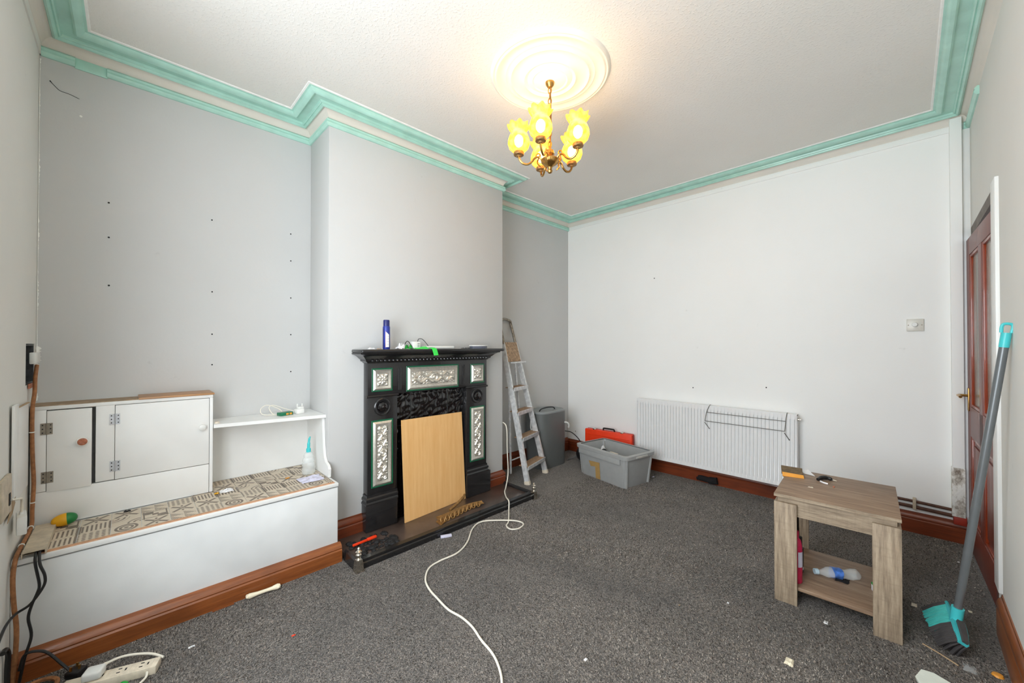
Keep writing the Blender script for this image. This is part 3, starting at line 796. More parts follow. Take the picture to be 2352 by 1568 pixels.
for yc in (1.620, 2.148):
    for d in (-0.0085, 0, 0.0085):
        MB().tube([(F + 0.001, yc + d, 0.905), (F + 0.001, yc + d, 1.050)], 0.0036, n=8).build('flute', MIRON, fp)
for (a, b_) in ((yl, il), (ir, yr)):
    pil = MB().box(XC - 0.002, F - 0.003, a, b_, 0.205, 0.882, bev=0.002).build('pilaster', MIRON, fp)
    MB().tube([(F + 0.002, a - 0.010, 0.876), (F + 0.002, b_ + 0.004, 0.876)], 0.008, n=10).build('band', MIRON, pil)
    yc = (a + b_) / 2 - (0.004 if a < 1.5 else -0.004)
    MB(frame((F - 0.004, yc, 0.805), ry=90)).lathe([(0.056, 0), (0.056, 0.006), (0.050, 0.010), (0.042, 0.008), (0.038, 0.002)], n=32).build('rosette_ring', MIRON, pil)
    MB(frame((F - 0.004, yc, 0.805), ry=90)).lathe([(0.037, 0.001), (0.030, 0.012), (0.020, 0.017), (0.008, 0.019), (0.004, 0.022), (0, 0.022)], n=10).build('rosette_boss', MIRONG, pil, angle=10)
    MB().box(XC - 0.002, F + 0.008, a - (0.012 if a < 1.5 else 0), b_ + (0 if a < 1.5 else 0.036), 0.038, 0.204, bev=0.004).build('plinth', MIRON, pil)
    MB().sweep([(0, 0.262), (0.004, 0.262), (0.004, 0.248), (0.012, 0.240), (0.012, 0.228), (0.006, 0.222), (0.014, 0.212), (0.014, 0.203), (0, 0.203)], [(XC, a), (F - 0.002, a), (F - 0.002, b_)] if a < 1.5 else [(F - 0.002, a), (F - 0.002, b_), (XC, b_)]).build('base_moulding', MIRON, pil)
relief_panel(1.436, 1.566, 0.310, 0.716, 0.030)
relief_panel(2.218, 2.346, 0.310, 0.716, 0.030)
# embossed black plates round the opening
def swirl(y, z):
    s = 0
    for (a, b_, c) in ((61, 37, 0.0), (-43, 58, 1.7), (29, -71, 0.6), (83, 21, 2.2)):
        s += math.sin(a * y + b_ * z + c + 1.6 * math.sin(34 * z - 23 * y + c))
    return abs(s) / 4
def plate(y0, y1, z0, z1):
    ny, nz = max(6, int((y1 - y0) / 0.006)), max(6, int((z1 - z0) / 0.006))
    def g(u, v):
        e = min(1, min(u, 1 - u) * ny / 2, min(v, 1 - v) * nz / 2)
        y, z = y0 + u * (y1 - y0), z0 + v * (z1 - z0)
        return (0.341 + 0.012 * swirl(y, z) * e, y, z)
    MB().grid(g, ny, nz).build('embossed_plate', MIRONG, fp, angle=80)
plate(il, 1.728, 0.66, 0.880); plate(1.732, 2.034, 0.66, 0.880); plate(2.038, ir, 0.66, 0.880)
plate(il, 1.690, 0.04, 0.657); plate(2.100, ir, 0.04, 0.657)
MB().box(XC - 0.001, 0.336, 1.690, 2.100, 0.038, 0.657).build('fire_opening', MSOOT, fp)

# hearth, fender and what lies on them
MB().box(XC, 0.672, 1.212, 2.606, 0, 0.036, bev=0.003).build('hearth', plain('sooty_brown_hearth', (80, 66, 59), 0.28, var=0.4, vs=7, bs=0.15, coat=0.2), kind='structure', label='low dark brown hearth slab below the fireplace')
fd = thing('hearth_fender', (0.68, 1.9, 0), 'low black metal fender with silver corner posts around the hearth', 'fender')
MB().sweep([(0, 0.0), (0.014, 0.0), (0.014, 0.028), (0.006, 0.034), (0.010, 0.040), (0.010, 0.050), (-0.018, 0.054), (-0.018, 0.036), (0, 0.036)], [(0.674, 1.215), (0.674, 2.606)]).build('front_bar', MIRON, fd)
MB().prism([(1.205, 0), (1.226, 0), (1.226, 0.05), (1.218, 0.06), (1.208, 0.05)], 'x', 0.53, 0.676).build('end_bar', MIRON, fd)
MB().prism([(2.585, 0.036), (2.612, 0.0), (2.612, 0.05), (2.600, 0.058), (2.588, 0.05)], 'x', 0.36, 0.676).build('end_bar', MIRON, fd)
for y in (1.222, 2.602):
    pb = MB(frame((0.690, y, 0))).add([(-.022, -.022, 0), (.022, -.022, 0), (.022, .022, 0), (-.022, .022, 0), (-.018, -.018, .03), (.018, -.018, .03), (.018, .018, .03), (-.018, .018, .03), (-.019, -.019, .034), (.019, -.019, .034), (.019, .019, .034), (-.019, .019, .034), (-.015, -.015, .062), (.015, -.015, .062), (.015, .015, .062), (-.015, .015, .062)], [(0, 1, 2, 3)] + [(a + k, (a + 1) % 4 + k, (a + 1) % 4 + k + 4, a + k + 4) for k in (0, 4, 8) for a in range(4)] + [(12, 13, 14, 15)]).build('corner_post', MCHROME, fd)
    MB().lathe([(0.012, 0.060), (0.007, 0.068), (0.008, 0.072), (0.014, 0.078), (0.015, 0.088), (0.010, 0.094), (0.017, 0.099), (0.017, 0.104), (0.010, 0.109), (0.006, 0.114), (0.008, 0.119), (0.004, 0.126), (0, 0.128)], (0.690, y, 0), n=18).build('finial', MCHROME, pb)
# rubble at the left end
rb = MB()
rnd = random.Random(3)
for i in range(70):
    x = 0.45 + rnd.random() * 0.19; y = 1.25 + rnd.random() * 0.30 * (0.6 + rnd.random() * .4); s = 0.005 + rnd.random() * 0.012
    rb.ball((x, y, 0.036 + s * 0.4), (s * (0.8 + rnd.random()), s * (0.8 + rnd.random()), s * 0.7), n=6, m=4)
rb.build('soot_rubble', MSOOT, smooth=False, label='black coal rubble and soot heaped at the hearth end', cat='rubble', kind='stuff')
bd = MB()
bd.slab([(0.433, 1.637, 0.037), (0.384, 2.172, 0.037), (0.362, 2.150, 0.692), (0.407, 1.624, 0.705)], 0.006)
bd.build('plywood_board', MPLY, label='orange plywood sheet leaning over the fireplace opening', cat='board')
# brass grate front lying on the hearth
gr = thing('brass_grate', (0.53, 2.0, 0.036), 'curved aged brass fire grate piece with holes lying on the hearth', 'grate')
gpts = [(0.600, 1.800), (0.590, 1.90), (0.570, 2.0), (0.560, 2.1), (0.575, 2.19)]
gs = spline([(x, y, 0.052) for x, y in gpts], 10)
bm_ = MB()
for i in range(len(gs) - 1):
    a, b_ = gs[i], gs[i + 1]
    wd = 0.052 - 0.030 * (i / len(gs))
    bm_.slab([(a.x - wd, a.y, 0.064), (a.x - wd * 0.35, a.y, 0.050), (b_.x - wd * 0.35, b_.y, 0.050), (b_.x - wd, b_.y, 0.064)], 0.004)
bm_.build('curved_plate', MBRASSD, gr)
MB().tube(gs, 0.0045, n=6).build('front_rib', MBRASSD, gr)
for k in range(9):
    p = gs[2 + k * 4]
    MB(frame((p.x + 0.004, p.y, 0.056), rx=0, rz=0, ry=62)).tube([(0.016 * math.cos(t), 0.015 * math.sin(t), 0) for t in [2 * PI * q / 12 for q in range(12)]], 0.0046, n=6, closed=True).build('grate_ring', MBRASSD, gr)
MB().slab([(0.54, 1.83, 0.040), (0.56, 1.79, 0.040), (0.625, 1.785, 0.040), (0.615, 1.835, 0.050)], 0.005).build('end_flange', MBRASSD, gr)
MB().tube(spline([(0.520, 1.93, 0.060), (0.480, 2.03, 0.072), (0.445, 2.10, 0.080), (0.425, 2.13, 0.090)], 4), [0.011] * 9 + [0.008] * 4, n=6).build('prong', MBRASSD, gr)
# orange scraper handle and small white block
sc_ = MB(frame((0.506, 1.335, 0.054), rz=95)).box(-0.072, 0.02, -0.006, 0.006, -0.006, 0.006, bev=0.003).box(0.018, 0.075, -0.010, 0.010, -0.006, 0.008, bev=0.004)
sc_.build('orange_scraper', MORANGE, label='orange plastic scraper handle lying on the hearth rubble', cat='scraper')
MB(frame((0.712, 1.765, 0.0), rz=66)).box(-0.034, 0.034, -0.010, 0.010, 0, 0.014, bev=0.002).build('white_block', MLAV, label='small white plastic block on carpet against the fender', cat='block')

def beam(mb, p, q, side, w, d):
    p, q, side = Vector(p), Vector(q), Vector(side).normalized()
    t = (q - p).normalized(); n = t.cross(side).normalized()
    vs = [e + side * a * w / 2 + n * b_ * d / 2 for e in (p, q) for a, b_ in ((-1, -1), (1, -1), (1, 1), (-1, 1))]
    return mb.add(vs, [(0, 1, 2, 3), (4, 7, 6, 5)] + [(a, (a + 1) % 4, 4 + (a + 1) % 4, 4 + a) for a in range(4)])

# ------------------------------------------------------------------ things on the mantel
MZ = 1.172
cn = thing('spray_can', (0.425, 1.508, MZ), 'tall blue aerosol can with white panel on the mantel', 'spray can')
MB().lathe([(0.020, MZ), (0.0225, MZ + 0.004), (0.0225, MZ + 0.140), (0.018, MZ + 0.150), (0.0, MZ + 0.150)], (0.425, 1.508, 0), n=24).build('can_body', MBLUE, cn)
MB().lathe([(0.0195, MZ + 0.146), (0.0195, MZ + 0.182), (0.017, MZ + 0.186), (0.0, MZ + 0.186)], (0.425, 1.508, 0), n=24).build('can_cap', MNAVY, cn)
def wrap(a0, a1, z0, z1, zt=0):
    return lambda u, v: (0.425 + 0.0229 * math.cos(R(a0 + (a1 - a0) * u)), 1.508 + 0.0229 * math.sin(R(a0 + (a1 - a0) * u)), MZ + z0 + (z1 - z0) * v - zt * u * v)
MB().grid(wrap(-38, 18, 0.014, 0.112, 0.02), 8, 2).build('white_panel', MPAPER, cn)
MB().grid(wrap(-40, -36, 0.012, 0.115), 2, 2).build('orange_line', MYEL2, cn)
for z in (0.03, 0.047, 0.064, 0.081):
    MB().grid(lambda u, v, z=z: (0.425 + 0.0231 * math.cos(R(-32 + 42 * u)), 1.508 + 0.0231 * math.sin(R(-32 + 42 * u)), MZ + z + 0.0016 * v), 6, 1).build('text_line', MCARD, cn)
MB().grid(wrap(-105, -72, 0.010, 0.13), 6, 2).build('dark_band', MNAVY, cn)

pk = thing('tissue_packet', (0.43, 1.625, MZ), 'crumpled green and white packet among small bits on the mantel', 'packet')
def crump(cx, cy, cz, sx, sy, h, seed, n=7):
    r_ = random.Random(seed)
    H = [[r_.random() for _ in range(n + 1)] for _ in range(n + 1)]
    def g(u, v):
        i, j = int(u * n + .5), int(v * n + .5)
        e = min(1, 3 * min(u, 1 - u) + .15, 3 * min(v, 1 - v) + .15)
        return (cx + (u - .5) * sx + (H[j][i] - .5) * sx * .10, cy + (v - .5) * sy + (H[i][n - j] - .5) * sy * .10, cz + 0.001 + h * H[i][j] * e)
    return MB().grid(g, n, n)
crump(0.430, 1.655, MZ, 0.05, 0.075, 0.032, 5).build('green_wrapper', MGREENPL, pk, angle=5)
crump(0.425, 1.610, MZ, 0.055, 0.06, 0.045, 8).build('white_tissue', MPAPER, pk, angle=5)
MB().tube(spline([(0.44, 1.62, MZ + 0.02), (0.43, 1.65, MZ + 0.052), (0.425, 1.672, MZ + 0.040), (0.43, 1.69, MZ + 0.012)], 4), 0.0025, n=6).build('black_tie', MBLACKPL, pk)
ad = thing('mains_adaptor', (0.42, 1.715, MZ), 'white cube mains adaptor with black lead on the mantel', 'adaptor')
MB().box(0.395, 0.440, 1.690, 1.745, MZ, MZ + 0.050, bev=0.004).build('adaptor_body', MPLASTIC, ad)
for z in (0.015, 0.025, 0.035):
    MB().box(0.4395, 0.4408, 1.722, 1.738, MZ + z, MZ + z + 0.003).build('vent_slot_shade', MDARK, ad)  # raised dark plates, the shade of vent slots put into their colour
MB().tube(spline([(0.41, 1.740, MZ + 0.042), (0.40, 1.755, MZ + 0.068), (0.40, 1.785, MZ + 0.066), (0.41, 1.812, MZ + 0.035), (0.42, 1.83, MZ + 0.006)], 5), 0.0022, n=6).build('lead', MBLACKPL, ad)
gt = thing('green_tape', (0.47, 1.78, MZ), 'strip of bright green tape hanging over the mantel edge', 'tape')
MB().add([(0.430, 1.702, MZ + 0.010), (0.468, 1.700, MZ + 0.003), (0.470, 1.790, MZ + 0.004), (0.436, 1.79, MZ + 0.018), (0.430, 1.702, MZ + 0.001), (0.468, 1.700, MZ + 0.0005), (0.470, 1.790, MZ + 0.0005), (0.436, 1.79, MZ + 0.001)], [(0, 1, 2, 3), (7, 6, 5, 4), (0, 4, 5, 1), (1, 5, 6, 2), (2, 6, 7, 3), (3, 7, 4, 0)]).build('tape_flat', MLIME, gt)
tp = [(0.452, 1.785, MZ + 0.010), (0.475, 1.800, MZ + 0.007), (0.4885, 1.806, MZ - 0.001), (0.491, 1.812, MZ - 0.022), (0.492, 1.818, MZ - 0.044)]
m_ = MB()
for i in range(len(tp) - 1):
    a, b_ = tp[i], tp[i + 1]
    m_.slab([a, b_, (b_[0], b_[1] + 0.036, b_[2] + 0.002), (a[0], a[1] + 0.036, a[2] + 0.002)], 0.0012)
m_.build('hanging_tail', MLIME, gt)
MB().box(0.360, 0.430, 1.800, 2.035, MZ, MZ + 0.020, bev=0.007, seg=3).build('white_router', MPLASTIC, label='flat white plastic router box on the mantel', cat='router')
px_ = thing('puck_box', (0.44, 2.26, MZ), 'grey eight-sided tin with white lid at the mantel end', 'tin')
oct_ = lambda r: [(0.425 + r * .62 * math.cos(R(22.5 + 45 * k)), 2.262 + r * math.sin(R(22.5 + 45 * k))) for k in range(8)]
MB().prism(oct_(0.078), 'z', MZ, MZ + 0.019).build('tin_body', plain('blue_grey_tin', (92, 96, 110), 0.4), px_)
MB().prism(oct_(0.081), 'z', MZ + 0.019, MZ + 0.026).build('tin_lid', MPLASTIC, px_)
for k, (x, y, m, s) in enumerate([(0.45, 1.40, MPAPER, .016), (0.455, 1.445, MCARD, .010), (0.46, 1.565, MDARK, .008), (0.462, 2.085, MDARK, .012), (0.455, 2.115, MDARK, .010), (0.45, 2.145, MBLACKPL, .012)]):
    crump(x, y, MZ, s * 2, s * 2.6, s * .8, 20 + k, 4).build('mantel_scrap', m, label=['white paper scrap at the end of the mantel shelf', 'tan scrap beside the white scrap on the mantel', 'tiny dark crumb just past the blue can', 'dark crumb past the flat white box on the mantel', 'dark crumb midway between white box and grey tin', 'black bit close to the grey tin on mantel'][k], cat='scrap', group='scraps on the mantel')

# ------------------------------------------------------------------ stepladder
ld = thing('step_ladder', (0.40, 2.96, 0), 'paint-splashed aluminium stepladder with five treads leaning in the alcove', 'ladder')
NF, NT, FF_, FT = Vector((0.447, 2.792, 0)), Vector((0.170, 2.800, 1.045)), Vector((0.354, 3.135, 0)), Vector((0.090, 3.045, 1.045))
wd = Vector((-0.262, 0.965, 0))
ext = lambda a, b_, z: a + (b_ - a) * (z / b_.z)
beam(MB(), NF, ext(NF, NT, 1.22), wd, 0.022, 0.045).build('stile', MALU, ld)
beam(MB(), FF_, ext(FF_, FT, 1.22), wd, 0.022, 0.045).build('stile', MALU, ld)
for z in (0.150, 0.385, 0.605, 0.815):
    a, b_ = ext(NF, NT, z), ext(FF_, FT, z)
    fx = Vector((0.965, 0.262, 0))
    tr = MB().slab([a + fx * 0.035, b_ + fx * 0.035, b_ - fx * 0.055, a - fx * 0.055], 0.006).build('tread', MTREAD, ld)
    n_ = MB().slab([a + fx * 0.037 + Vector((0, 0, 0.002)), b_ + fx * 0.037 + Vector((0, 0, 0.002)), b_ + fx * 0.031 - Vector((0, 0, 0.032)), a + fx * 0.031 - Vector((0, 0, 0.032))], 0.005).build('tread_front', MALU, tr)
a, b_ = ext(NF, NT, 1.045), ext(FF_, FT, 1.045); a2, b2 = ext(NF, NT, 1.225), ext(FF_, FT, 1.225)
off = Vector((0.024, 0.006, 0))
MB().slab([a + off, b_ + off, b2 + off, a2 + off], 0.012).build('platform', MPLATE, ld)
MB().slab([a + off * 2, b_ + off * 2, b_ + off * 2 - Vector((0, 0, 0.012)), a + off * 2 - Vector((0, 0, 0.012))], 0.03).build('platform_lip', MALU, ld)
a3, b3 = ext(NF, NT, 1.21), ext(FF_, FT, 1.21); a4, b4 = ext(NF, NT, 1.39), ext(FF_, FT, 1.39)
cap = (a4 + b4) / 2 + Vector((-0.014, -0.003, 0.055))
up_ = Vector((0.012, 0, 0))
MB().tube(spline([a3 + up_, a4 + up_, a4 + (b4 - a4) * 0.12 + Vector((0, 0, 0.042)) + up_, cap + up_, b4 + (a4 - b4) * 0.12 + Vector((0, 0, 0.042)) + up_, b4 + up_, b3 + up_], 6), 0.0125, n=10).build('hand_rail', plain('grimy_aluminium', (150, 140, 126), 0.4, metal=0.6, var=0.4, vs=40), ld)
MB().tube([(0.10, 2.985, 1.02), (0.155, 3.045, 0.03)], 0.010, n=8).build('rear_leg', MALU, ld)
MB().tube([(0.14, 2.86, 1.02), (0.20, 2.83, 0.03)], 0.010, n=8).build('rear_leg', MALU, ld)
MB().tube([(0.178, 3.03, 0.15), (0.205, 2.84, 0.15)], 0.006, n=8).build('brace', MALU, ld)
for p in (NF, FF_):
    beam(MB(), p + Vector((0, 0, -0.001)), ext(p, NT if p is NF else FT, 0.03), wd, 0.026, 0.05).build('foot', MDIRTYPL, ld)
MB().slab([(0.245, 2.70, 0.0), (0.25, 2.735, 0.0), (0.050, 2.675, 0.62), (0.048, 2.645, 0.62)], 0.012).build('black_board', MBLACKPL, label='narrow black strip of board leaning behind the stepladder', cat='board')

# ------------------------------------------------------------------ grey bin in the corner
bi = thing('laundry_bin', (0.165, 3.34, 0), 'tall dark grey plastic bin with lid in the alcove corner', 'bin')
def rrect(x0, x1, y0, y1, r, n=5):
    out = []
    for cx, cy, a0 in ((x1 - r, y1 - r, 0), (x0 + r, y1 - r, 90), (x0 + r, y0 + r, 180), (x1 - r, y0 + r, 270)):
        out += [(cx + r * math.cos(R(a0 + 90 * k / n)), cy + r * math.sin(R(a0 + 90 * k / n))) for k in range(n + 1)]
    return out
def loft(mb, rings):
    n = len(rings[0][0]); vs = []; fs = []
    for poly, z in rings: vs += [(a, b_, z) for a, b_ in poly]
    for i in range(len(rings) - 1):
        fs += [(i * n + k, i * n + (k + 1) % n, (i + 1) * n + (k + 1) % n, (i + 1) * n + k) for k in range(n)]
    return mb.add(vs, fs + [tuple(range(n - 1, -1, -1)), tuple((len(rings) - 1) * n + k for k in range(n))])
bx0, bx1, by0, by1 = 0.034, 0.300, 3.155, 3.56
loft(MB(), [(rrect(bx0 + .006, bx1 - .006, by0 + .006, by1 - .006, .085), 0.0), (rrect(bx0 + .004, bx1 - .004, by0 + .004, by1 - .004, .085), 0.02), (rrect(bx0, bx1, by0, by1, .085), 0.535)]).build('bin_body', MBIN, bi)
loft(MB(), [(rrect(bx0 - .002, bx1 + .002, by0 - .002, by1 + .002, .087), 0.532), (rrect(bx0 - .002, bx1 + .002, by0 - .002, by1 + .002, .087), 0.546), (rrect(bx0 + .015, bx1 - .015, by0 + .015, by1 - .015, .08), 0.552), (rrect(bx0 + .03, bx1 - .03, by0 + .03, by1 - .03, .07), 0.545)]).build('lid', MLID, bi)
MB().tube(spline([(0.20, 3.22, 0.545), (0.20, 3.25, 0.566), (0.20, 3.34, 0.574), (0.20, 3.43, 0.566), (0.20, 3.46, 0.545)], 5), 0.006, n=8).build('lid_handle', MBLACKPL, bi)
MB().tube(spline([(0.302, 3.49, 0.42), (0.318, 3.52, 0.41), (0.322, 3.535, 0.385), (0.310, 3.545, 0.36)], 4), 0.008, n=8).build('rope_tag', MPLASTIC, bi, label='short white rope end')
MB().tube(spline([(0.150, 3.154, 0.47), (0.160, 3.140, 0.40), (0.175, 3.138, 0.37), (0.190, 3.140, 0.40), (0.205, 3.154, 0.44)], 4), 0.006, n=8).build('rope_loop', MPLASTIC, bi, label='white rope loop on the side')

# black vacuum pod and lead between bin and crate
vp = thing('black_canister', (0.40, 3.70, 0), 'black rounded canister on the floor behind the grey crate', 'canister')
MB().ball((0.405, 3.69, 0.085), (0.085, 0.09, 0.085), n=16, m=10).build('canister_body', MBLACKPL, vp)
MB().tube(spline([(0.20, 3.60, 0.30), (0.255, 3.66, 0.285), (0.31, 3.70, 0.23), (0.36, 3.71, 0.165), (0.39, 3.70, 0.13)], 5), 0.005, n=8).build('power_lead', MBLACKPL, vp)
MB().tube(spline([(0.255, 3.60, 0.006), (0.30, 3.63, 0.03), (0.34, 3.66, 0.05)], 5), 0.005, n=8).build('hose', MBLACKPL, vp)

# red tool case behind the crate
tm_ = frame((0.335, 3.795, 0), rz=6.2)
tc_ = thing('tool_case', (0.59, 3.86, 0), 'orange red plastic tool case with chrome catches against the wall', 'tool case')
MB(tm_).box(0, 0.515, 0, 0.038, 0.0, 0.318, bev=0.010, seg=3).build('front_shell', MORANGE, tc_)
MB(tm_).box(0.004, 0.512, 0.041, 0.068, 0.0, 0.318, bev=0.010, seg=3).build('back_shell', plain('dark_red_plastic', (196, 36, 26), 0.4, var=0.05), tc_)
MB(tm_).box(0.006, 0.508, 0.036, 0.043, 0.004, 0.314).build('seam', plain('pink_grey_seam', (190, 150, 140), 0.5), tc_)
MB(tm_).box(0.02, 0.49, -0.004, 0.002, 0.262, 0.270, bev=0.001).build('rib', MORANGE, tc_)
for x in (0.105, 0.405):
    MB(tm_).box(x - 0.014, x + 0.014, 0.002, 0.058, 0.316, 0.327, bev=0.003).build('catch', MCHROME, tc_)
MB(tm_).tube(spline([(0.195, 0.036, 0.318), (0.198, 0.034, 0.336), (0.215, 0.030, 0.340), (0.30, 0.028, 0.340), (0.315, 0.030, 0.336), (0.318, 0.036, 0.318)], 5), 0.008, n=8).build('carry_handle', MBLACKPL, tc_)

# ------------------------------------------------------------------ grey storage crate
cm = frame((0.863, 3.495, 0), rz=-10.5)
cr = thing('storage_crate', (0.861, 3.495, 0), 'open light grey plastic storage crate marked with brown tape', 'crate')
def crate():
    mb = MB(cm)
    hb, hw = (0.250, 0.160), (0.283, 0.180)
    ro = [(rrect(-hb[0], hb[0], -hb[1], hb[1], .03), 0.0), (rrect(-hb[0] - .004, hb[0] + .004, -hb[1] - .004, hb[1] + .004, .03), 0.012), (rrect(-hw[0], hw[0], -hw[1], hw[1], .035), 0.262), (rrect(-hw[0] + .006, hw[0] - .006, -hw[1] + .006, hw[1] - .006, .03), 0.266), (rrect(-hw[0] + .008, hw[0] - .008, -hw[1] + .008, hw[1] - .008, .03), 0.255), (rrect(-hb[0] + .006, hb[0] - .006, -hb[1] + .006, hb[1] - .006, .025), 0.010)]
    return loft(mb, ro)
crate().build('crate_body', MGREYPL, cr)
def ringband(z0, z1, o0, o1):
    mb = MB(cm)
    a = rrect(-0.283 - o0, 0.283 + o0, -0.180 - o0, 0.180 + o0, .04); c_ = rrect(-0.283 - o1, 0.283 + o1, -0.180 - o1, 0.180 + o1, .04)
    i_ = rrect(-0.272, 0.272, -0.169, 0.169, .03)
    n = len(a)
    mb.add([(x, y, z0) for x, y in a] + [(x, y, z1) for x, y in c_] + [(x, y, z1 + .004) for x, y in i_], [(k, (k + 1) % n, n + (k + 1) % n, n + k) for k in range(n)] + [(n + k, n + (k + 1) % n, 2 * n + (k + 1) % n, 2 * n + k) for k in range(n)])
    return mb
ringband(0.244, 0.272, 0.016, 0.018).build('rim', MGREYPL, cr)
MB(cm).box(-0.262, 0.225, -0.191, -0.170, 0.192, 0.252, bev=0.006).build('front_skirt', MGREYPL, cr)
for sx in (-1, 1):
    MB(cm).box(sx * 0.289, sx * 0.308, -0.070, 0.075, 0.246, 0.264, bev=0.004).build('grip', plain('pale_grey_grip', (176, 174, 168), 0.4), cr)
    for sy in (-1, 1):
        MB(cm).tube([(sx * 0.249, sy * 0.140, 0.004), (sx * 0.272, sy * 0.158, 0.25)], 0.016, n=10).build('corner_rib', MGREYPL, cr)
# figure 1 in brown tape on the front of the crate
fy = lambda z: -0.1645 - 0.0200 * z / 0.262 - 0.0006
t1 = MB(cm)
t1.slab([(-0.066, fy(0.0) - .001, 0.004), (-0.012, fy(0) - .001, 0.004), (-0.012, fy(0.152) - .002, 0.152), (-0.066, fy(0.152) - .002, 0.152)], 0.001)
t1.slab([(-0.142, fy(0.142) - .002, 0.146), (-0.122, fy(0.10) - .002, 0.100), (-0.012, fy(0.125) - .003, 0.118), (-0.012, fy(0.155) - .003, 0.156)], 0.001)
t1.build('tape_figure', MTAPE, cr, label='figure 1 in brown tape')
def local(M, *p): return M @ Vector(p)
for k, (x, y, z, s, m, lab) in enumerate([(-0.14, 0.02, 0.205, (0.05, 0.03, 0.02), MDARK, 'dark rag roll inside the grey crate'), (-0.02, 0.0, 0.185, (0.045, 0.03, 0.03), MDIRTYPL, 'cream plastic pot inside the grey crate'), (0.07, 0.02, 0.175, (0.03, 0.03, 0.035), MCARD, 'brown cardboard tube inside the grey crate'), (0.165, 0.02, 0.180, (0.045, 0.025, 0.025), MBLACKPL, 'black tool lump inside the grey crate'), (-0.20, 0.07, 0.185, (0.012, 0.03, 0.05), MPAPER, 'white card edge inside the grey crate')]):
    mb = MB(cm)
    if k % 2: mb.box(x - s[0], x + s[0], y - s[1], y + s[1], 0.011, z + s[2], bev=0.006)
    else: mb.ball((x, y, (z + s[2] + 0.011) / 2), (s[0], s[1] * 1.4, (z + s[2] - 0.011) / 2), n=14, m=8)
    mb.build(['rag_roll', 'plastic_pot', 'cardboard_tube', 'tool_lump', 'card_edge'][k], m, label=lab, cat=['rag', 'pot', 'tube', 'tool', 'card'][k])

# ------------------------------------------------------------------ radiator
ra = thing('radiator', (1.53, B - 0.06, 0.135), 'long white ribbed panel radiator on the white back wall', 'radiator')
rx0, rx1, rz0, rz1, ry = 0.900, 2.165, 0.137, 0.686, B - 0.100
NR = 47
zs = [rz0, rz0 + 0.030, rz0 + 0.046, rz1 - 0.052, rz1 - 0.036, rz1]
def rib(fr_): return 1.0 if 0.32 <= fr_ <= 0.68 else (0.0 if fr_ < 0.18 or fr_ > 0.82 else 0.5)
vs, fs = [], []
cols = []
for i in range(NR):
    for fr_ in (0.0, 0.10, 0.16, 0.84, 0.90):
        cols.append((rx0 + 0.012 + (rx1 - rx0 - 0.024) * (i + fr_) / NR, 0.0 if fr_ in (0.0, 0.10, 0.90) else 1.0))
cols = [(rx0, 0)] + cols + [(rx1, 0)]
for (x, g) in cols:
    for k, z in enumerate(zs):
        vs.append((x, ry + (0.012 * (1 - g) if 2 <= k <= 3 else 0.0), z))
nz = len(zs)
for i in range(len(cols) - 1):
    for k in range(nz - 1):
        fs.append((i * nz + k, (i + 1) * nz + k, (i + 1) * nz + k + 1, i * nz + k + 1))
MB().add(vs, fs).build('front_panel', MRAD, ra, angle=60)
MB().box(rx0, rx1, ry + 0.004, ry + 0.055, rz1 - 0.012, rz1 - 0.002, bev=0.002).build('top_grille', MRAD, ra)
MB().box(rx0, rx0 + 0.004, ry + 0.001, ry + 0.06, rz0 + 0.004, rz1 - 0.004).build('side_cover', MRAD, ra)
MB().box(rx1 - 0.004, rx1, ry + 0.001, ry + 0.06, rz0 + 0.004, rz1 - 0.004).build('side_cover', MRAD, ra)
MB().box(rx0 + 0.01, rx1 - 0.01, ry + 0.055, ry + 0.064, rz0, rz1 - 0.01).build('back_panel', MRAD, ra)
for x in (1.05, 2.02):
    MB().box(x - 0.02, x + 0.02, ry + 0.06, B - 0.001, 0.25, 0.62).build('bracket', MRAD, ra)
MB(frame((rx1, ry + 0.035, rz1 - 0.04), ry=90)).lathe([(0.011, -0.002), (0.011, 0.010), (0.006, 0.012), (0.006, 0.020), (0, 0.020)], n=12).build('bleed_valve', MCHROME, ra)
MB(frame((rx0 + 0.002, ry + 0.035, rz0 + 0.05), ry=-90)).lathe([(0.010, 0), (0.010, 0.02), (0.016, 0.025), (0.016, 0.05), (0.0, 0.052)], n=14).build('lockshield_valve', MPLASTIC, ra)
# wire airer hooked over the radiator
wa = thing('wire_airer', (1.82, ry - 0.01, 0.5), 'thin chrome wire airer hooked over the radiator', 'airer')
MWIRE = plain('thin_chrome_wire', (120, 118, 112), 0.3, metal=0.8)
for (xa, xb_, xc_, xd) in ((1.563, 1.541, 1.530, 1.551), (2.106, 2.099, 2.094, 2.110)):
    MB().tube(spline([(xa, ry + 0.03, rz1 + 0.003), (xa, ry + 0.012, rz1 + 0.004), (xa, ry - 0.004, rz1 + 0.003), (xb_, ry - 0.012, 0.630), (xc_, ry - 0.018, 0.556)], 4), 0.0022, n=6).build('hook_wire', MWIRE, wa)
    MB().tube([(xc_ - 0.003, ry - 0.018, 0.545), (xd + 0.008, ry - 0.007, 0.497)], 0.0026, n=6).build('support_leg', MWIRE, wa)
    MB().ball((xd + 0.009, ry - 0.006, 0.495), 0.004, n=8, m=6).build('rubber_tip', MBLACKPL, wa)
for z, y, a, b_ in ((0.630, ry - 0.012, 1.541, 2.099), (0.556, ry - 0.018, 1.530, 2.094)):
    MB().tube([(a, y, z), (b_, y, z)], 0.0024, n=6).build('rail', MWIRE, wa)
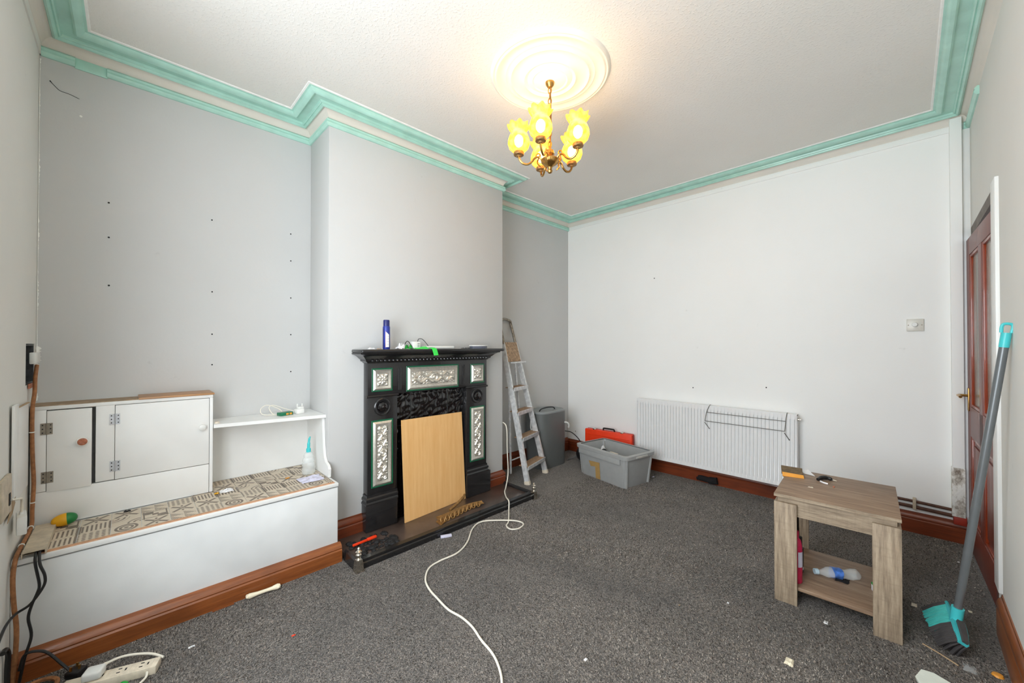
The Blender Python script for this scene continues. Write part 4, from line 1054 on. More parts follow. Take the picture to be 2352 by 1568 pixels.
# black sock under the radiator
sk_ = MB()
sk_.tube(spline([(1.435, B - 0.040, 0.028), (1.47, B - 0.038, 0.040), (1.53, B - 0.042, 0.038), (1.575, B - 0.040, 0.040), (1.60, B - 0.038, 0.044)], 5), [0.014] * 3 + [0.024] * 8 + [0.030] * 10, n=10)
sk_.build('black_sock', MSOCK, label='black sock lying against the skirting under the radiator', cat='sock')

# ------------------------------------------------------------------ oak side table
TM = frame((2.4925, 2.787, 0), rz=3.0)
tb = thing('side_table', (2.4925, 2.787, 0), 'washed oak square side table with wide legs and low shelf', 'side table')
hw, hd = 0.2145, 0.246
MB(TM).box(-hw, hw, -hd, hd, 0.486, 0.501, bev=0.0015).build('table_top', MOAKT, tb)
MB(TM).box(-hw, hw, -hd - 0.0006, -hd + 0.002, 0.4865, 0.5005).build('front_edging', MOAKX, tb)
for (x0, x1, y0, y1) in ((-hw + .012, hw - .012, -hd + .020, -hd + .034), (-hw + .012, hw - .012, hd - .034, hd - .020), (-hw + .012, -hw + .026, -hd + .034, hd - .034), (hw - .026, hw - .012, -hd + .034, hd - .034)):
    MB(TM).box(x0, x1, y0, y1, 0.404, 0.486).build('apron', MOAKX, tb)
for sx in (-1, 1):
    for sy in (-1, 1):
        lg = MB(TM)
        lg.box(min(sx * hw, sx * (hw - .087)), max(sx * hw, sx * (hw - .087)), min(sy * (hd - .001), sy * (hd - .018)), max(sy * (hd - .001), sy * (hd - .018)), 0, 0.462, bev=0.001)
        lg.box(min(sx * hw, sx * (hw - .011)), max(sx * hw, sx * (hw - .011)), min(sy * (hd - .018), sy * (hd - .075)), max(sy * (hd - .018), sy * (hd - .075)), 0, 0.462, bev=0.001)
        lg.build('leg', MOAKZ, tb)
MB(TM).box(-hw + .012, hw - .012, -hd + .019, hd - .019, 0.066, 0.082, bev=0.001).build('low_shelf', MOAKT, tb)

# things on the table
fl = thing('plastering_float', (2.305, 2.90, 0.5), 'grimy brown sponge float with orange edge on the oak table', 'float')
MB().slab([(2.262, 2.846, 0.516), (2.350, 2.872, 0.510), (2.330, 2.985, 0.522), (2.238, 2.960, 0.526)], 0.006).build('float_plate', MMUD, fl)
MB().slab([(2.2685, 2.838, 0.502), (2.3575, 2.862, 0.502), (2.353, 2.872, 0.516), (2.264, 2.848, 0.521)], 0.010).build('orange_edge', MYEL2, fl)
MB().box(2.29, 2.31, 2.88, 2.93, 0.501, 0.514).build('grip_block', MMUD, fl)
MB().add([(2.320, 3.012, 0.5018), (2.352, 3.018, 0.512), (2.392, 2.950, 0.5018), (2.340, 2.966, 0.5018)], [(0, 1, 2, 3)]).build('folded_paper', MPAPER, label='folded white paper scrap beside the float on the table', cat='paper')
kn = thing('craft_knife', (2.44, 2.91, 0.5), 'black handled craft knife with white cap on the table', 'knife')
MB().tube(spline([(2.412, 2.876, 0.508), (2.424, 2.906, 0.513), (2.444, 2.926, 0.512), (2.466, 2.926, 0.507)], 5), [0.008] * 4 + [0.0105] * 6 + [0.009] * 4 + [0.005] * 2, n=8).build('handle', MBLACKPL, kn)
MB().tube([(2.466, 2.926, 0.507), (2.482, 2.928, 0.505)], [0.003, 0.0015], n=6).build('blade', MDIRTYPL, kn)
MB().tube(spline([(2.424, 2.868, 0.504), (2.438, 2.850, 0.505), (2.456, 2.846, 0.504)], 4), 0.004, n=6).build('curved_clip', MPAPER, label='curved white plastic clip beside the craft knife', cat='clip')
crump(2.402, 2.735, 0.5005, 0.020, 0.014, 0.004, 31, 4).build('paint_chip', MDIRTYPL, label='small cream paint chip in the middle of the table top', cat='paint chip')
MB().ball((2.482, 2.815, 0.5045), 0.0045, n=8, m=6).build('copper_bead', MCOPK, label='tiny copper coloured bead on the table top', cat='bead')

# under the table
def alongx(p, q): 
    p, q = Vector(p), Vector(q); d = (q - p)
    return Matrix.Translation(p) @ d.to_track_quat('Z', 'Y').to_matrix().to_4x4()
bm1 = alongx((2.418, 2.705, 0.1115), (2.572, 2.812, 0.1125))
bo = thing('water_bottle', (2.49, 2.76, 0.082), 'crushed clear plastic water bottle with blue label under the table', 'bottle')
MB(bm1).lathe([(0.011, 0.018), (0.012, 0.028), (0.022, 0.050), (0.024, 0.075), (0.021, 0.090), (0.024, 0.110), (0.019, 0.125), (0.024, 0.150), (0.023, 0.178), (0.018, 0.186)], n=20, fn=lambda r, z, a: (r * (1 + 0.12 * math.sin(3 * a + z * 60)), z)).build('bottle_body', MCLEAR, bo, angle=60)
MB(bm1).lathe([(0.0, 0.0), (0.013, 0.0), (0.013, 0.016), (0.011, 0.018)], n=16).build('bottle_cap', plain('pale_blue_cap', (190, 214, 226), 0.4), bo)
MB(bm1).lathe([(0.0243, 0.074), (0.0225, 0.090), (0.0248, 0.112)], n=20, fn=lambda r, z, a: (r * (1 + 0.12 * math.sin(3 * a + z * 60)) + .0006, z)).build('blue_label', plain('blue_label', (74, 118, 196), 0.4, var=0.35, vs=60), bo, angle=60)
crump(2.515, 2.765, 0.0825, 0.05, 0.05, 0.012, 41).build('black_wrapper', MSOCK, label='scrap of black film under the crushed water bottle', cat='wrapper')
MB(alongx((2.515, 2.855, 0.092), (2.562, 2.885, 0.092))).lathe([(0, 0), (0.007, 0.004), (0.008, 0.03), (0.007, 0.052), (0, 0.056)], n=10).build('beige_roll', MCARD, label='small beige roll behind the water bottle', cat='roll')
pb_ = thing('pink_bottle', (2.362, 2.60, 0.082), 'magenta plastic bottle standing behind a table leg', 'bottle')
MB().lathe([(0.022, 0.082), (0.026, 0.088), (0.026, 0.250), (0.020, 0.280), (0.012, 0.290), (0.0, 0.29)], (2.362, 2.605, 0), n=20).build('bottle_body', MPINK, pb_)
MB().lathe([(0.013, 0.288), (0.013, 0.320), (0.0, 0.322)], (2.362, 2.605, 0), n=16).build('bottle_cap', MPINK, pb_)
MB().grid(lambda u, v: (2.362 + 0.0265 * math.cos(R(-60 + 60 * u)), 2.605 + 0.0265 * math.sin(R(-60 + 60 * u)), 0.16 + 0.07 * v), 6, 2).build('pale_label', MLAV, pb_)
br_ = thing('black_brush', (2.365, 2.72, 0.082), 'black upright brush tool beside the magenta bottle', 'brush')
MB().box(2.352, 2.374, 2.69, 2.735, 0.082, 0.20, bev=0.004).build('brush_body', MBLACKPL, br_)
MB().box(2.356, 2.370, 2.70, 2.725, 0.20, 0.255, bev=0.004).build('brush_neck', MBLACKPL, br_)
MB().box(2.3735, 2.376, 2.700, 2.712, 0.10, 0.112).build('white_mark', MPAPER, br_)
cp = thing('small_carton', (2.638, 2.765, 0.082), 'small white and green carton behind the other table leg', 'carton')
MB(frame((2.640, 2.768, 0.082), rz=20)).box(-0.020, 0.020, -0.014, 0.014, 0, 0.034, bev=0.002).build('carton_body', MPAPER, cp)
MB(frame((2.640, 2.768, 0.082), rz=20)).box(-0.0202, 0.0202, -0.0142, 0.0142, 0.028, 0.0345).build('green_band', MGREENPL, cp)

# ------------------------------------------------------------------ broom leaning on the right wall
bw = thing('broom', (2.86, 2.70, 0), 'teal and grey broom leaning against the right wall by the door', 'broom')
q0, q1 = Vector((2.872, 2.690, 0.150)), Vector((2.990, 2.652, 1.195))
MB().tube([q0 - (q1 - q0) * 0.015, q1], 0.0125, n=14).build('handle_tube', MGREYTUBE, bw)
td = (q1 - q0).normalized()
hcap = MB().tube([q1 - td * 0.004, q1 + td * 0.05], 0.0135, n=14).build('hanger_cap', MTEAL, bw)
sd = Vector((1, 0, 0)); sd = (sd - td * sd.dot(td)).normalized()
e0 = q1 + td * 0.05
lp = [e0 + sd * 0.012, e0 + sd * 0.013 + td * 0.022, e0 + sd * 0.008 + td * 0.032, e0 - sd * 0.008 + td * 0.032, e0 - sd * 0.013 + td * 0.022, e0 - sd * 0.012]
MB().tube(spline(lp, 4), 0.005, n=8).build('hanger_loop', MTEAL, hcap)
MB().tube([q0 - td * 0.075, q0 - td * 0.02, q0 + td * 0.012], [0.017, 0.0185, 0.0185], n=16).build('socket', MTEAL, bw)
hA, hB = Vector((2.856, 2.815, 0.112)), Vector((2.879, 2.572, 0.085))
tA, tB = Vector((2.802, 2.842, 0.030)), Vector((2.842, 2.622, 0.006))
ax = (hB - hA).normalized(); bl = ((tA + tB) / 2 - (hA + hB) / 2).normalized(); nn = ax.cross(bl).normalized()
def head_pt(t, a, n_):
    bow = 0.018 * (1 - (2 * t - 1) ** 2)
    return hA + (hB - hA) * t + bl * (a + 0 * bow) + nn * n_ - bl * bow * 0.6
def strip(w, a0, a1, m, nm, par):
    g = MB()
    N = 14
    vs, fs = [], []
    for i in range(N + 1):
        t = i / N; k = w * (0.45 + 0.55 * math.sin(PI * min(1, max(0, 0.12 + t * 0.76))))
        vs += [head_pt(t, a0, -k), head_pt(t, a0, k), head_pt(t, a1, k), head_pt(t, a1, -k)]
    for i in range(N):
        for q in range(4):
            fs.append((i * 4 + q, i * 4 + (q + 1) % 4, (i + 1) * 4 + (q + 1) % 4, (i + 1) * 4 + q))
    fs += [(0, 1, 2, 3), (N * 4 + 3, N * 4 + 2, N * 4 + 1, N * 4)]
    return g.add(vs, fs).build(nm, m, par)
strip(0.020, -0.006, 0.008, MTEAL, 'head_rim', bw)
strip(0.011, -0.016, -0.006, MBRISG, 'head_back', bw)
for nm, m, rng in (('grey_bristles', MBRISG, lambda t: t < 0.10 or t > 0.58), ('teal_bristles', MBRIST, lambda t: 0.10 <= t <= 0.58)):
    g = MB()
    r_ = random.Random(11)
    for i in range(30):
        t = (i + 0.5) / 30
        if not rng(t): continue
        for row in (-0.014, -0.005, 0.005, 0.014):
            p = head_pt(t, 0.004, row)
            q = tA + (tB - tA) * (t + r_.uniform(-.01, .01)) + nn * row * 2.2 + Vector((r_.uniform(-.004, .004), 0, 0))
            q.z = max(q.z, 0.003)
            g.tube([p, p + (q - p) * 0.5 + Vector((0, 0, 0.004)), q], [0.0035, 0.0042, 0.0036], n=5)
    g.build(nm, m, bw, kind='stuff')

# ------------------------------------------------------------------ cream extension lead over hearth and carpet
cpts = [(0.16, 2.615, 0.46), (0.27, 2.622, 0.53), (0.345, 2.620, 0.53), (0.372, 2.616, 0.47), (0.371, 2.620, 0.32), (0.376, 2.626, 0.13), (0.44, 2.54, 0.046), (0.503, 2.466, 0.042), (0.60, 2.39, 0.046), (0.655, 2.352, 0.059), (0.692, 2.33, 0.055), (0.712, 2.31, 0.012)]
cpts += [(x, y, 0.006) for x, y in [(0.837, 2.186), (0.873, 2.132), (0.926, 2.116), (0.957, 2.157), (0.943, 2.221), (0.898, 2.236)]] + [(0.837, 2.186, 0.012)] + [(x, y, 0.006) for x, y in [(0.718, 2.064), (0.745, 1.952), (0.863, 1.813), (0.92, 1.696), (0.919, 1.579), (0.938, 1.497), (1.009, 1.431), (1.089, 1.401), (1.182, 1.389), (1.28, 1.381), (1.362, 1.393), (1.441, 1.39), (1.523, 1.37), (1.604, 1.357), (1.667, 1.333), (1.727, 1.294), (1.80, 1.22), (1.84, 1.10)]]
MB().tube(spline(cpts, 6), 0.0048, n=8).build('extension_lead', MCORD, label='long cream extension lead winding over hearth and carpet', cat='cable')

# ------------------------------------------------------------------ left wall clutter
# torn lining paper in the corner
tl = MB(); rt = random.Random(5)
NZ = 260
zz = [0.95 + i * 1.55 / NZ for i in range(NZ)]
ws = [0.0025 + (0.015 if z < 1.22 else 0.004) * rt.random() ** 3 * (0.5 + 0.5 * math.sin(z * 23)) for z in zz]
tl.add([(0.0012, Y0 + 0.0005, z) for z in zz] + [(0.0014, Y0 + w_, z) for z, w_ in zip(zz, ws)] + [(0.002 + w_ * 2.0, Y0 + 0.0012, z) for z, w_ in zip(zz, ws)], [(i, i + 1, NZ + 1 + i, NZ + i) for i in range(NZ - 1)] + [(i, i + 1, 2 * NZ + 1 + i, 2 * NZ + i) for i in range(NZ - 1)])
tl.build('torn_lining', MWHITE2, smooth=False, label='ragged white torn lining paper down the alcove corner', cat='wallpaper')
# broken wiring hole with junction box
jb = thing('junction_box', (0.15, Y0 + 0.01, 1.06), 'white junction box hanging in a black wall cut-out', 'junction box')
MSTEELD = plain('rusty_dark_steel', (74, 76, 78), 0.5, metal=0.3, var=0.3, vs=50)
MB().box(0.052, 0.248, Y0 - 0.0445, Y0 - 0.042, 1.037, 1.203).box(0.240, 0.2485, Y0 - 0.042, Y0 - 0.002, 1.037, 1.203).box(0.052, 0.060, Y0 - 0.042, Y0 - 0.002, 1.037, 1.203).box(0.06, 0.24, Y0 - 0.042, Y0 - 0.002, 1.196, 1.203).box(0.06, 0.24, Y0 - 0.042, Y0 - 0.002, 1.037, 1.044).build('back_box', MSTEELD, jb, smooth=False)
MB().box(0.075, 0.20, Y0 + 0.002, Y0 + 0.020, 1.120, 1.168, bev=0.004).build('box_body', MPLASTIC, jb)
MB().box(0.072, 0.083, Y0 + 0.003, Y0 + 0.019, 1.135, 1.160).build('copper_terminal', MCOPK, jb)
MB().box(0.12, 0.22, Y0 + 0.002, Y0 + 0.008, 1.020, 1.040, bev=0.002).build('brick_edge', MCOPK, jb)
# wrapped pipe running down the corner and over the bench
pp = thing('wrapped_pipe', (0.21, 0.07, 0), 'brown wrapped supply pipe running down the corner to floor', 'pipe')
pts = [(0.13, 0.066, 1.113), (0.165, 0.0655, 1.06), (0.19, 0.067, 1.00), (0.207, 0.064, 0.94), (0.209, 0.0635, 0.84), (0.206, 0.0655, 0.73), (0.205, 0.069, 0.63), (0.207, 0.066, 0.52), (0.215, 0.066, 0.462), (0.30, 0.066, 0.452), (0.43, 0.065, 0.450), (0.515, 0.064, 0.440), (0.550, 0.0625, 0.385), (0.553, 0.066, 0.293), (0.553, 0.072, 0.215), (0.556, 0.071, 0.126), (0.556, 0.063, 0.012)]
MB().tube(spline(pts, 5), 0.0064, n=10).build('pipe_run', MPIPEW, pp)
for (x, y, z) in ((0.209, 0.0635, 0.84), (0.207, 0.067, 0.55), (0.24, 0.066, 0.458), (0.42, 0.065, 0.451)):
    mm = frame((x, y, z)) if z > 0.5 else frame((x, y, z), ry=90)
    MB(mm).tube([(0.0072 * math.cos(t), 0.0072 * math.sin(t), 0) for t in [2 * PI * q / 12 for q in range(12)]], 0.0022, n=6, closed=True).build('pipe_strap', MPLASTIC, pp)
# boxed panel on the near wall
ap = thing('access_panel', (0.33, Y0 + 0.005, 0.63), 'white painted board panel fixed low on the near wall', 'wall panel')
MB().box(0.224, 0.47, Y0 + 0.0005, Y0 + 0.006, 0.63, 0.965, bev=0.001).build('panel_board', MWHITE, ap)
MB().box(0.468, 0.545, Y0 + 0.0055, Y0 + 0.012, 0.66, 0.985, bev=0.001).build('panel_stile', MWHITE, ap)
MB().slab([(0.225, Y0 + 0.001, 0.967), (0.47, Y0 + 0.001, 0.967), (0.47, Y0 + 0.008, 0.972), (0.225, Y0 + 0.008, 0.968)], 0.004).build('bare_edge', MCARD, ap)
# socket, charger and card flap
so = thing('wall_socket', (0.62, Y0 + 0.01, 0.62), 'cream wall socket at the near wall above the bench', 'socket')
MB().box(0.575, 0.72, Y0 + 0.0005, Y0 + 0.012, 0.63, 0.76, bev=0.003).build('socket_plate', MTRUNK, so)
MB().box(0.605, 0.625, Y0 + 0.012, Y0 + 0.014, 0.66, 0.70).build('socket_slot_shade', MDARK, so)  # plate on the surface, its dark colour paints the shade of a slot
cg = thing('hanging_charger', (0.51, Y0 + 0.02, 0.53), 'white charger block dangling from its lead by the near wall', 'charger')
MB(frame((0.50, Y0 + 0.024, 0.560), rz=8)).box(-0.046, 0.046, -0.012, 0.012, -0.032, 0.032, bev=0.004).build('charger_block', MPLASTIC, cg)
MB().tube(spline([(0.50, Y0 + 0.024, 0.590), (0.51, Y0 + 0.026, 0.63), (0.535, Y0 + 0.028, 0.655), (0.585, Y0 + 0.026, 0.668), (0.61, Y0 + 0.016, 0.675)], 5), 0.0035, n=8).build('charger_lead', MCORD, cg)
MB().lathe([(0.006, 0.588), (0.006, 0.596), (0.004, 0.604), (0, 0.604)], (0.50, Y0 + 0.024, 0), n=10).build('strain_relief', MPLASTIC, cg)
MB().slab([(0.38, Y0 + 0.003, 0.658), (0.54, Y0 + 0.010, 0.655), (0.62, Y0 + 0.010, 0.600), (0.50, Y0 + 0.004, 0.598)], 0.002).build('card_flap', MCARD, label='brown cardboard flap behind the hanging charger', cat='cardboard')
# cable trunking on the bench end
tk = thing('cable_trunking', (0.38, 0.105, 0.433), 'grubby cream cable trunking cover lying on the bench end', 'trunking')
MB().prism([(0.0765, 0.4335), (0.0785, 0.4335), (0.079, 0.452), (0.131, 0.452), (0.1315, 0.4335), (0.134, 0.4335), (0.134, 0.4545), (0.0765, 0.4545)], 'x', 0.215, 0.520).build('trunking_cover', MTRUNK, tk)
# black leads hanging from the trunking
MB().tube(spline([(0.45, 0.108, 0.443), (0.515, 0.110, 0.446), (0.556, 0.113, 0.42), (0.56, 0.123, 0.347), (0.56, 0.119, 0.318), (0.56, 0.106, 0.278), (0.56, 0.099, 0.235), (0.56, 0.106, 0.17), (0.562, 0.092, 0.102), (0.562, 0.079, 0.012)], 6), 0.0042, n=8).build('black_lead', MBLACKPL, label='straight black lead hanging down the bench front to floor', cat='cable', group='black leads at the bench end')
MB().tube(spline([(0.45, 0.118, 0.443), (0.52, 0.119, 0.446), (0.570, 0.125, 0.42), (0.574, 0.137, 0.376), (0.574, 0.134, 0.339), (0.574, 0.105, 0.290), (0.576, 0.072, 0.270), (0.66, 0.062, 0.274), (0.78, 0.060, 0.262)], 6), 0.0042, n=8).build('black_lead', MBLACKPL, label='looped black lead curving from trunking towards the near wall', cat='cable', group='black leads at the bench end')
pl = thing('black_plug', (0.61, 0.21, 0), 'black mains plug with lead on carpet by the bench skirting', 'plug')
MB().tube(spline([(0.572, 0.082, 0.07), (0.574, 0.093, 0.118), (0.576, 0.122, 0.118), (0.578, 0.147, 0.098), (0.588, 0.177, 0.052), (0.600, 0.198, 0.022)], 6), 0.0045, n=8).build('plug_lead', MBLACKPL, pl)
MB(frame((0.618, 0.216, 0.0), rz=50)).box(-0.022, 0.024, -0.020, 0.020, 0, 0.026, bev=0.006).build('plug_body', MBLACKPL, pl)
for dx, dy in ((-0.006, 0.012), (-0.006, -0.012), (0.012, 0)):
    MB(frame((0.618, 0.216, 0.026), rz=50)).box(dx - 0.003, dx + 0.003, dy - 0.002, dy + 0.002, -0.002, 0.014).build('plug_pin', MBRASS, pl)
MB().tube(spline([(0.66, 0.058, 0.19), (0.63, 0.060, 0.186), (0.606, 0.062, 0.156), (0.604, 0.060, 0.10), (0.604, 0.060, 0.012)], 6), 0.007, n=8).build('thick_black_lead', MBLACKPL, label='thick black cable bending down beside the near wall', cat='cable')

# power strip on the carpet
sm = frame((0.758, 0.352, 0), rz=70)
ps = thing('power_strip', (0.758, 0.34, 0), 'dirty white power strip lying on the carpet', 'power strip')
MB(sm).box(-0.175, 0.085, -0.026, 0.026, 0.0, 0.030, bev=0.004).build('strip_body', MDIRTYPL, ps)
for k in range(3):
    x = 0.045 - k * 0.062
    fc = MB(sm).box(x - 0.024, x + 0.024, -0.021, 0.021, 0.0296, 0.0312, bev=0.0006, seg=1).build('socket_face', MDIRTYPL, ps)
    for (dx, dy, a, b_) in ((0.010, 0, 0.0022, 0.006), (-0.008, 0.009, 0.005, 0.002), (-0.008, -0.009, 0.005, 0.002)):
        MB(sm).box(x + dx - a, x + dx + a, dy - b_, dy + b_, 0.0306, 0.0318).build('socket_slot_shade', MDARK, fc)  # plates on the face, slot depth painted as dark colour
pg = thing('white_plug', (0.72, 0.26, 0.03), 'white mains plug pushed into the power strip', 'plug')
MB(sm).box(-0.118, -0.066, -0.024, 0.022, 0.0326, 0.062, bev=0.008, seg=3).build('plug_body', MPLASTIC, pg)
MB(sm).tube(spline([(-0.080, 0.020, 0.050), (-0.066, 0.036, 0.050), (-0.040, 0.058, 0.044), (0.0, 0.062, 0.038), (0.05, 0.052, 0.030), (0.090, 0.030, 0.020)], 6), [0.0065] * 5 + [0.0042] * 26, n=8).build('plug_lead', MCORD, pg)
MB(sm).tube(spline([(0.060, -0.024, 0.016), (0.062, -0.040, 0.008), (0.050, -0.07, 0.006), (0.03, -0.12, 0.006)], 5), 0.004, n=8).build('thin_white_lead', MCORD, label='thin white lead leaving the side of the power strip', cat='cable')
MB(frame((0.825, 0.338, 0.0))).lathe([(0.0, 0.0), (0.013, 0.001), (0.0165, 0.012), (0.014, 0.024), (0.006, 0.031), (0, 0.032)], n=18).build('green_toy', MGREENPL, label='bright green rounded plastic toy beside the power strip', cat='toy')
bk = thing('wicker_lid', (0.634, 0.120, 0), 'small round brown wicker lid on carpet by the near wall', 'lid')
MB().tube([(0.634 + 0.052 * math.cos(t), 0.122 + 0.052 * math.sin(t), 0.014) for t in [2 * PI * q / 28 for q in range(28)]], 0.007, n=6, closed=True).build('rim', MPIPEW, bk)
MB().lathe([(0.0, 0.0), (0.044, 0.0), (0.044, 0.008), (0.0, 0.006)], (0.634, 0.122, 0), n=28).build('dark_base', plain('dark_green_felt', (52, 56, 44), 0.9, var=0.2), bk)

# bone, ball and bench-top things
bmn = alongx((0.552, 0.752, 0.013), (0.565, 0.880, 0.015))
bo_ = MB(bmn).lathe([(0.0, -0.006), (0.008, -0.005), (0.0125, 0.006), (0.011, 0.022), (0.0085, 0.040), (0.008, 0.075), (0.009, 0.098), (0.012, 0.112), (0.0135, 0.122), (0.009, 0.133), (0, 0.135)], n=12)
bo_.ball((0.008, 0, 0.0), 0.008, n=10, m=6).ball((-0.007, 0.002, -0.001), 0.007, n=10, m=6).ball((0.009, 0, 0.127), 0.008, n=10, m=6).ball((-0.008, 0, 0.124), 0.008, n=10, m=6)
bo_.build('dog_bone', MBONE, label='cream dog bone on the carpet against the bench skirting', cat='bone')
bl_ = thing('egg_ball', (0.235, 0.15, 0.433), 'egg shaped toy ball half yellow half green on the bench', 'ball')
em = alongx((0.234, 0.118, 0.4585), (0.232, 0.190, 0.464))
prof = [(0.0255 * math.sin(PI * k / 16) ** 0.92, 0.038 - 0.038 * math.cos(PI * k / 16)) for k in range(17)]
MB(em).lathe([(0, 0)] + prof[1:10], n=24).build('yellow_half', MYELLOW, bl_)
MB(em).lathe(prof[9:16] + [(0, 0.076)], n=24).build('green_half', MBALLG, bl_)
for a in (-22, -10, 2):
    th = R(a - 60)
    MB(em).tube([(0.0212 * math.cos(th), 0.0212 * math.sin(th), 0.016), (0.0245 * math.cos(th + .05), 0.0245 * math.sin(th + .05), 0.024)], 0.0014, n=5).build('black_mark', MBLACKPL, bl_)
cbx, cby = 0.215, 1.118
cbt = thing('sauce_bottle', (cbx, cby, 0.433), 'clear ribbed squeeze bottle with teal spout on the bench', 'bottle')
MB().lathe([(0.0, 0.4335), (0.036, 0.4335), (0.038, 0.44), (0.036, 0.46), (0.033, 0.468), (0.035, 0.478), (0.034, 0.492), (0.030, 0.498), (0.032, 0.508), (0.030, 0.522), (0.026, 0.528), (0.027, 0.538), (0.022, 0.552), (0.012, 0.560)], (cbx, cby, 0), n=24).build('bottle_body', MCLEAR, cbt)
MB().lathe([(0.013, 0.556), (0.013, 0.578), (0.009, 0.582), (0, 0.582)], (cbx, cby, 0), n=18).build('collar', MTEAL, cbt)
MB().tube(spline([(cbx, cby, 0.580), (cbx, cby + 0.001, 0.610), (cbx, cby + 0.004, 0.635), (cbx + 0.002, cby + 0.008, 0.648)], 5), [0.0085] * 6 + [0.006] * 6 + [0.0045] * 4, n=10).build('spout', MTEAL, cbt)
crump(0.345, 1.090, 0.4335, 0.11, 0.12, 0.014, 52, 8).build('crumpled_paper', MLAV, angle=5, label='crumpled pale paper sheet in front of the ribbed bottle', cat='paper')
crump(0.235, 0.715, 0.4335, 0.045, 0.055, 0.016, 53, 6).build('white_wrapper', MPAPER, angle=5, label='white crumpled wrapper on tiles beside the cupboard end', cat='wrapper')
crump(0.24, 0.672, 0.4335, 0.02, 0.02, 0.01, 54, 4).build('yellow_scrap', MYELLOW, angle=5, label='tiny yellow scrap beside the white wrapper on tiles', cat='scrap')
crump(0.235, 1.000, 0.4335, 0.02, 0.022, 0.006, 55, 4).build('ochre_scrap', MYEL2, angle=5, label='tiny ochre scrap on tiles near the ribbed bottle', cat='scrap')
crump(0.215, 0.345, 0.4335, 0.02, 0.022, 0.008, 56, 4).build('black_scrap', MDARK, angle=5, label='black scrap on tiles at the foot of the cupboard', cat='scrap')
# on the open shelf
gx = thing('green_packet', (0.155, 1.005, 0.784), 'small green and orange cardboard packet on the open shelf', 'packet')
MB(frame((0.150, 1.008, 0.784), rz=14)).box(-0.022, 0.022, -0.036, 0.036, 0, 0.018, bev=0.001).build('packet_body', plain('packet_green', (24, 112, 78), 0.4), gx)
for dy in (0.002, 0.022):
    MB(frame((0.150, 1.008, 0.784), rz=14)).box(0.0219, 0.0226, dy - 0.007, dy + 0.007, 0.004, 0.014).build('orange_print', MYEL2, gx)
pc2 = thing('phone_charger', (0.14, 1.085, 0.784), 'white plug charger with coiled lead on the open shelf', 'charger')
MB(frame((0.150, 1.085, 0.784), rz=10)).box(-0.024, 0.020, -0.022, 0.022, 0, 0.030, bev=0.006).build('charger_body', MPLASTIC, pc2)
MB(frame((0.140, 1.092, 0.814), rz=10)).box(-0.014, 0.014, -0.016, 0.016, -0.001, 0.010, bev=0.003).build('plug_face', MPLASTIC, pc2)
for dx, dy in ((-0.004, 0.013), (-0.01, -0.012)):
    MB(frame((0.140, 1.092, 0.822), rz=10)).box(dx - 0.002, dx + 0.002, dy - 0.003, dy + 0.003, 0, 0.019).build('plug_pin', MPLASTIC, pc2)
MB().tube(spline([(0.14, 1.065, 0.800), (0.11, 1.02, 0.815), (0.10, 0.96, 0.842), (0.105, 0.935, 0.830), (0.12, 0.955, 0.792), (0.12, 1.00, 0.790), (0.10, 0.99, 0.815), (0.095, 0.93, 0.845), (0.10, 0.895, 0.828), (0.11, 0.90, 0.797), (0.12, 0.95, 0.788), (0.11, 1.01, 0.788), (0.10, 1.05, 0.790)], 6), 0.0022, n=6).build('charger_lead', MCORD, pc2)
MB().lathe([(0.0, 0.784), (0.012, 0.784), (0.009, 0.792), (0, 0.793)], (0.165, 0.682, 0), n=10).build('grey_dust_knob', MDIRTYPL, label='small grey stopper at the cupboard end of the shelf', cat='stopper')

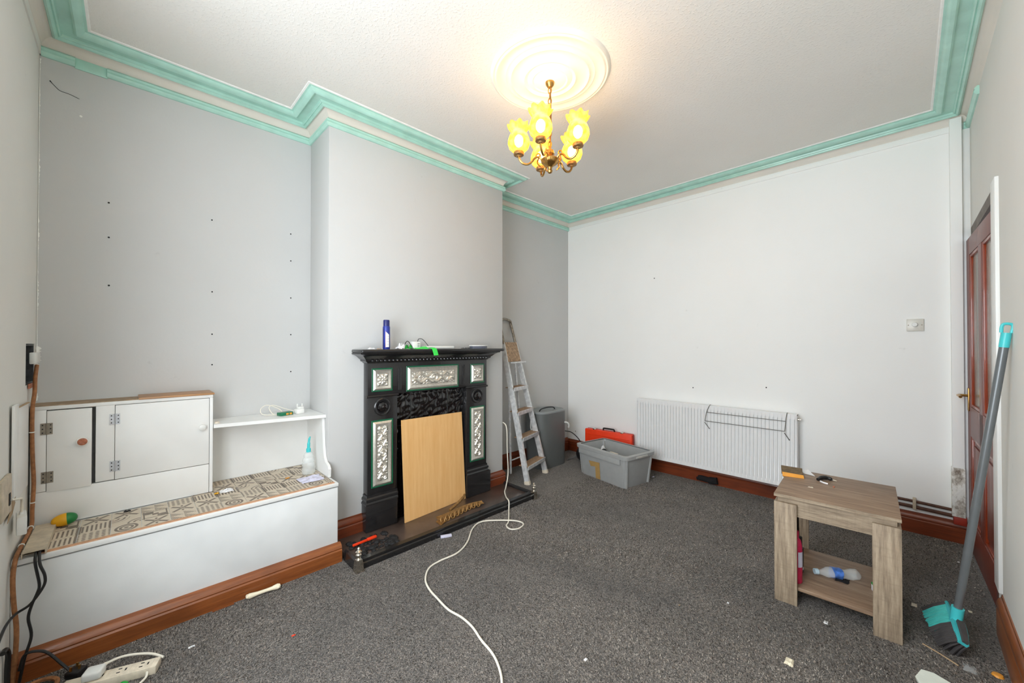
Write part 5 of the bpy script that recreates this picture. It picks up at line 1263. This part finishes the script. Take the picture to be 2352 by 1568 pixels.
# ------------------------------------------------------------------ litter on the carpet
LIT = [((2.485, 2.50), 0.012, MPAPER, 'white sliver on carpet just before the table shelf'), ((2.147, 2.339), 0.007, MPAPER, 'white speck on open carpet short of the table'), ((2.419, 2.134), 0.022, MBONE, 'cream torn strip on carpet well before the table'),
       ((2.754, 2.935), 0.016, MDIRTYPL, 'pale curl of plastic between table and broom'), ((2.930, 3.05), 0.010, MBONE, 'cream chip on carpet near the door foot'), ((2.86, 2.96), 0.008, MBONE, 'tiny cream chip behind the broom head'),
       ((0.955, 0.838), 0.007, MORANGE, 'red plastic bead on the open carpet'), ((0.738, 0.531), 0.010, MPAPER, 'white scrap on carpet between bone and power strip'), ((1.111, 3.75), 0.012, MLAV, 'pinkish white scrap on carpet near the radiator'),
       ((1.872, 1.595), 0.008, MPAPER, 'white chip on carpet right of the cream lead'), ((1.995, 2.162), 0.005, MCARD, 'tan crumb on carpet in the room middle'), ((2.93, 3.62), 0.007, MPAPER, 'white speck on carpet before the back skirting')]
for k, ((x, y), s, m, lab) in enumerate(LIT):
    crump(x, y, 0, s * 1.2, s * 2, s * .5, 70 + k, 4).build('floor_scrap', m, angle=5, label=lab, cat='scrap', group='litter scraps on the carpet')
MB().tube([(2.775, 2.62, 0.004), (2.82, 2.592, 0.005), (2.866, 2.560, 0.004)], 0.0028, n=6).build('thin_stick', MCARD, label='thin tan stick on carpet beside the broom bristles', cat='stick')
crump(2.895, 2.575, 0, 0.035, 0.05, 0.012, 90, 5).build('clear_film', MCLEAR, angle=60, label='scrap of clear film on carpet beside the broom head', cat='film')
MB().prism([(2.752, 2.372), (2.768, 2.432), (2.800, 2.440), (2.846, 2.418), (2.862, 2.372), (2.81, 2.33), (2.765, 2.33)], 'z', 0, 0.008).build('white_foam', plain('white_foam', (226, 232, 222), 0.7), label='flat piece of white foam on the carpet', cat='foam')
MB().lathe([(0, 0), (0.016, 0.0), (0.013, 0.006), (0, 0.008)], (2.962, 2.60, 0), n=12).build('wood_chip', MYEL2, label='small orange wood chip beside the right skirting', cat='wood chip')
MB().slab([(0.538, 0.62, 0.003), (0.548, 0.62, 0.003), (0.550, 0.70, 0.004), (0.541, 0.70, 0.005)], 0.002).build('veneer_splinter', MPINE, label='orange wood splinter along the bench skirting foot', cat='splinter')
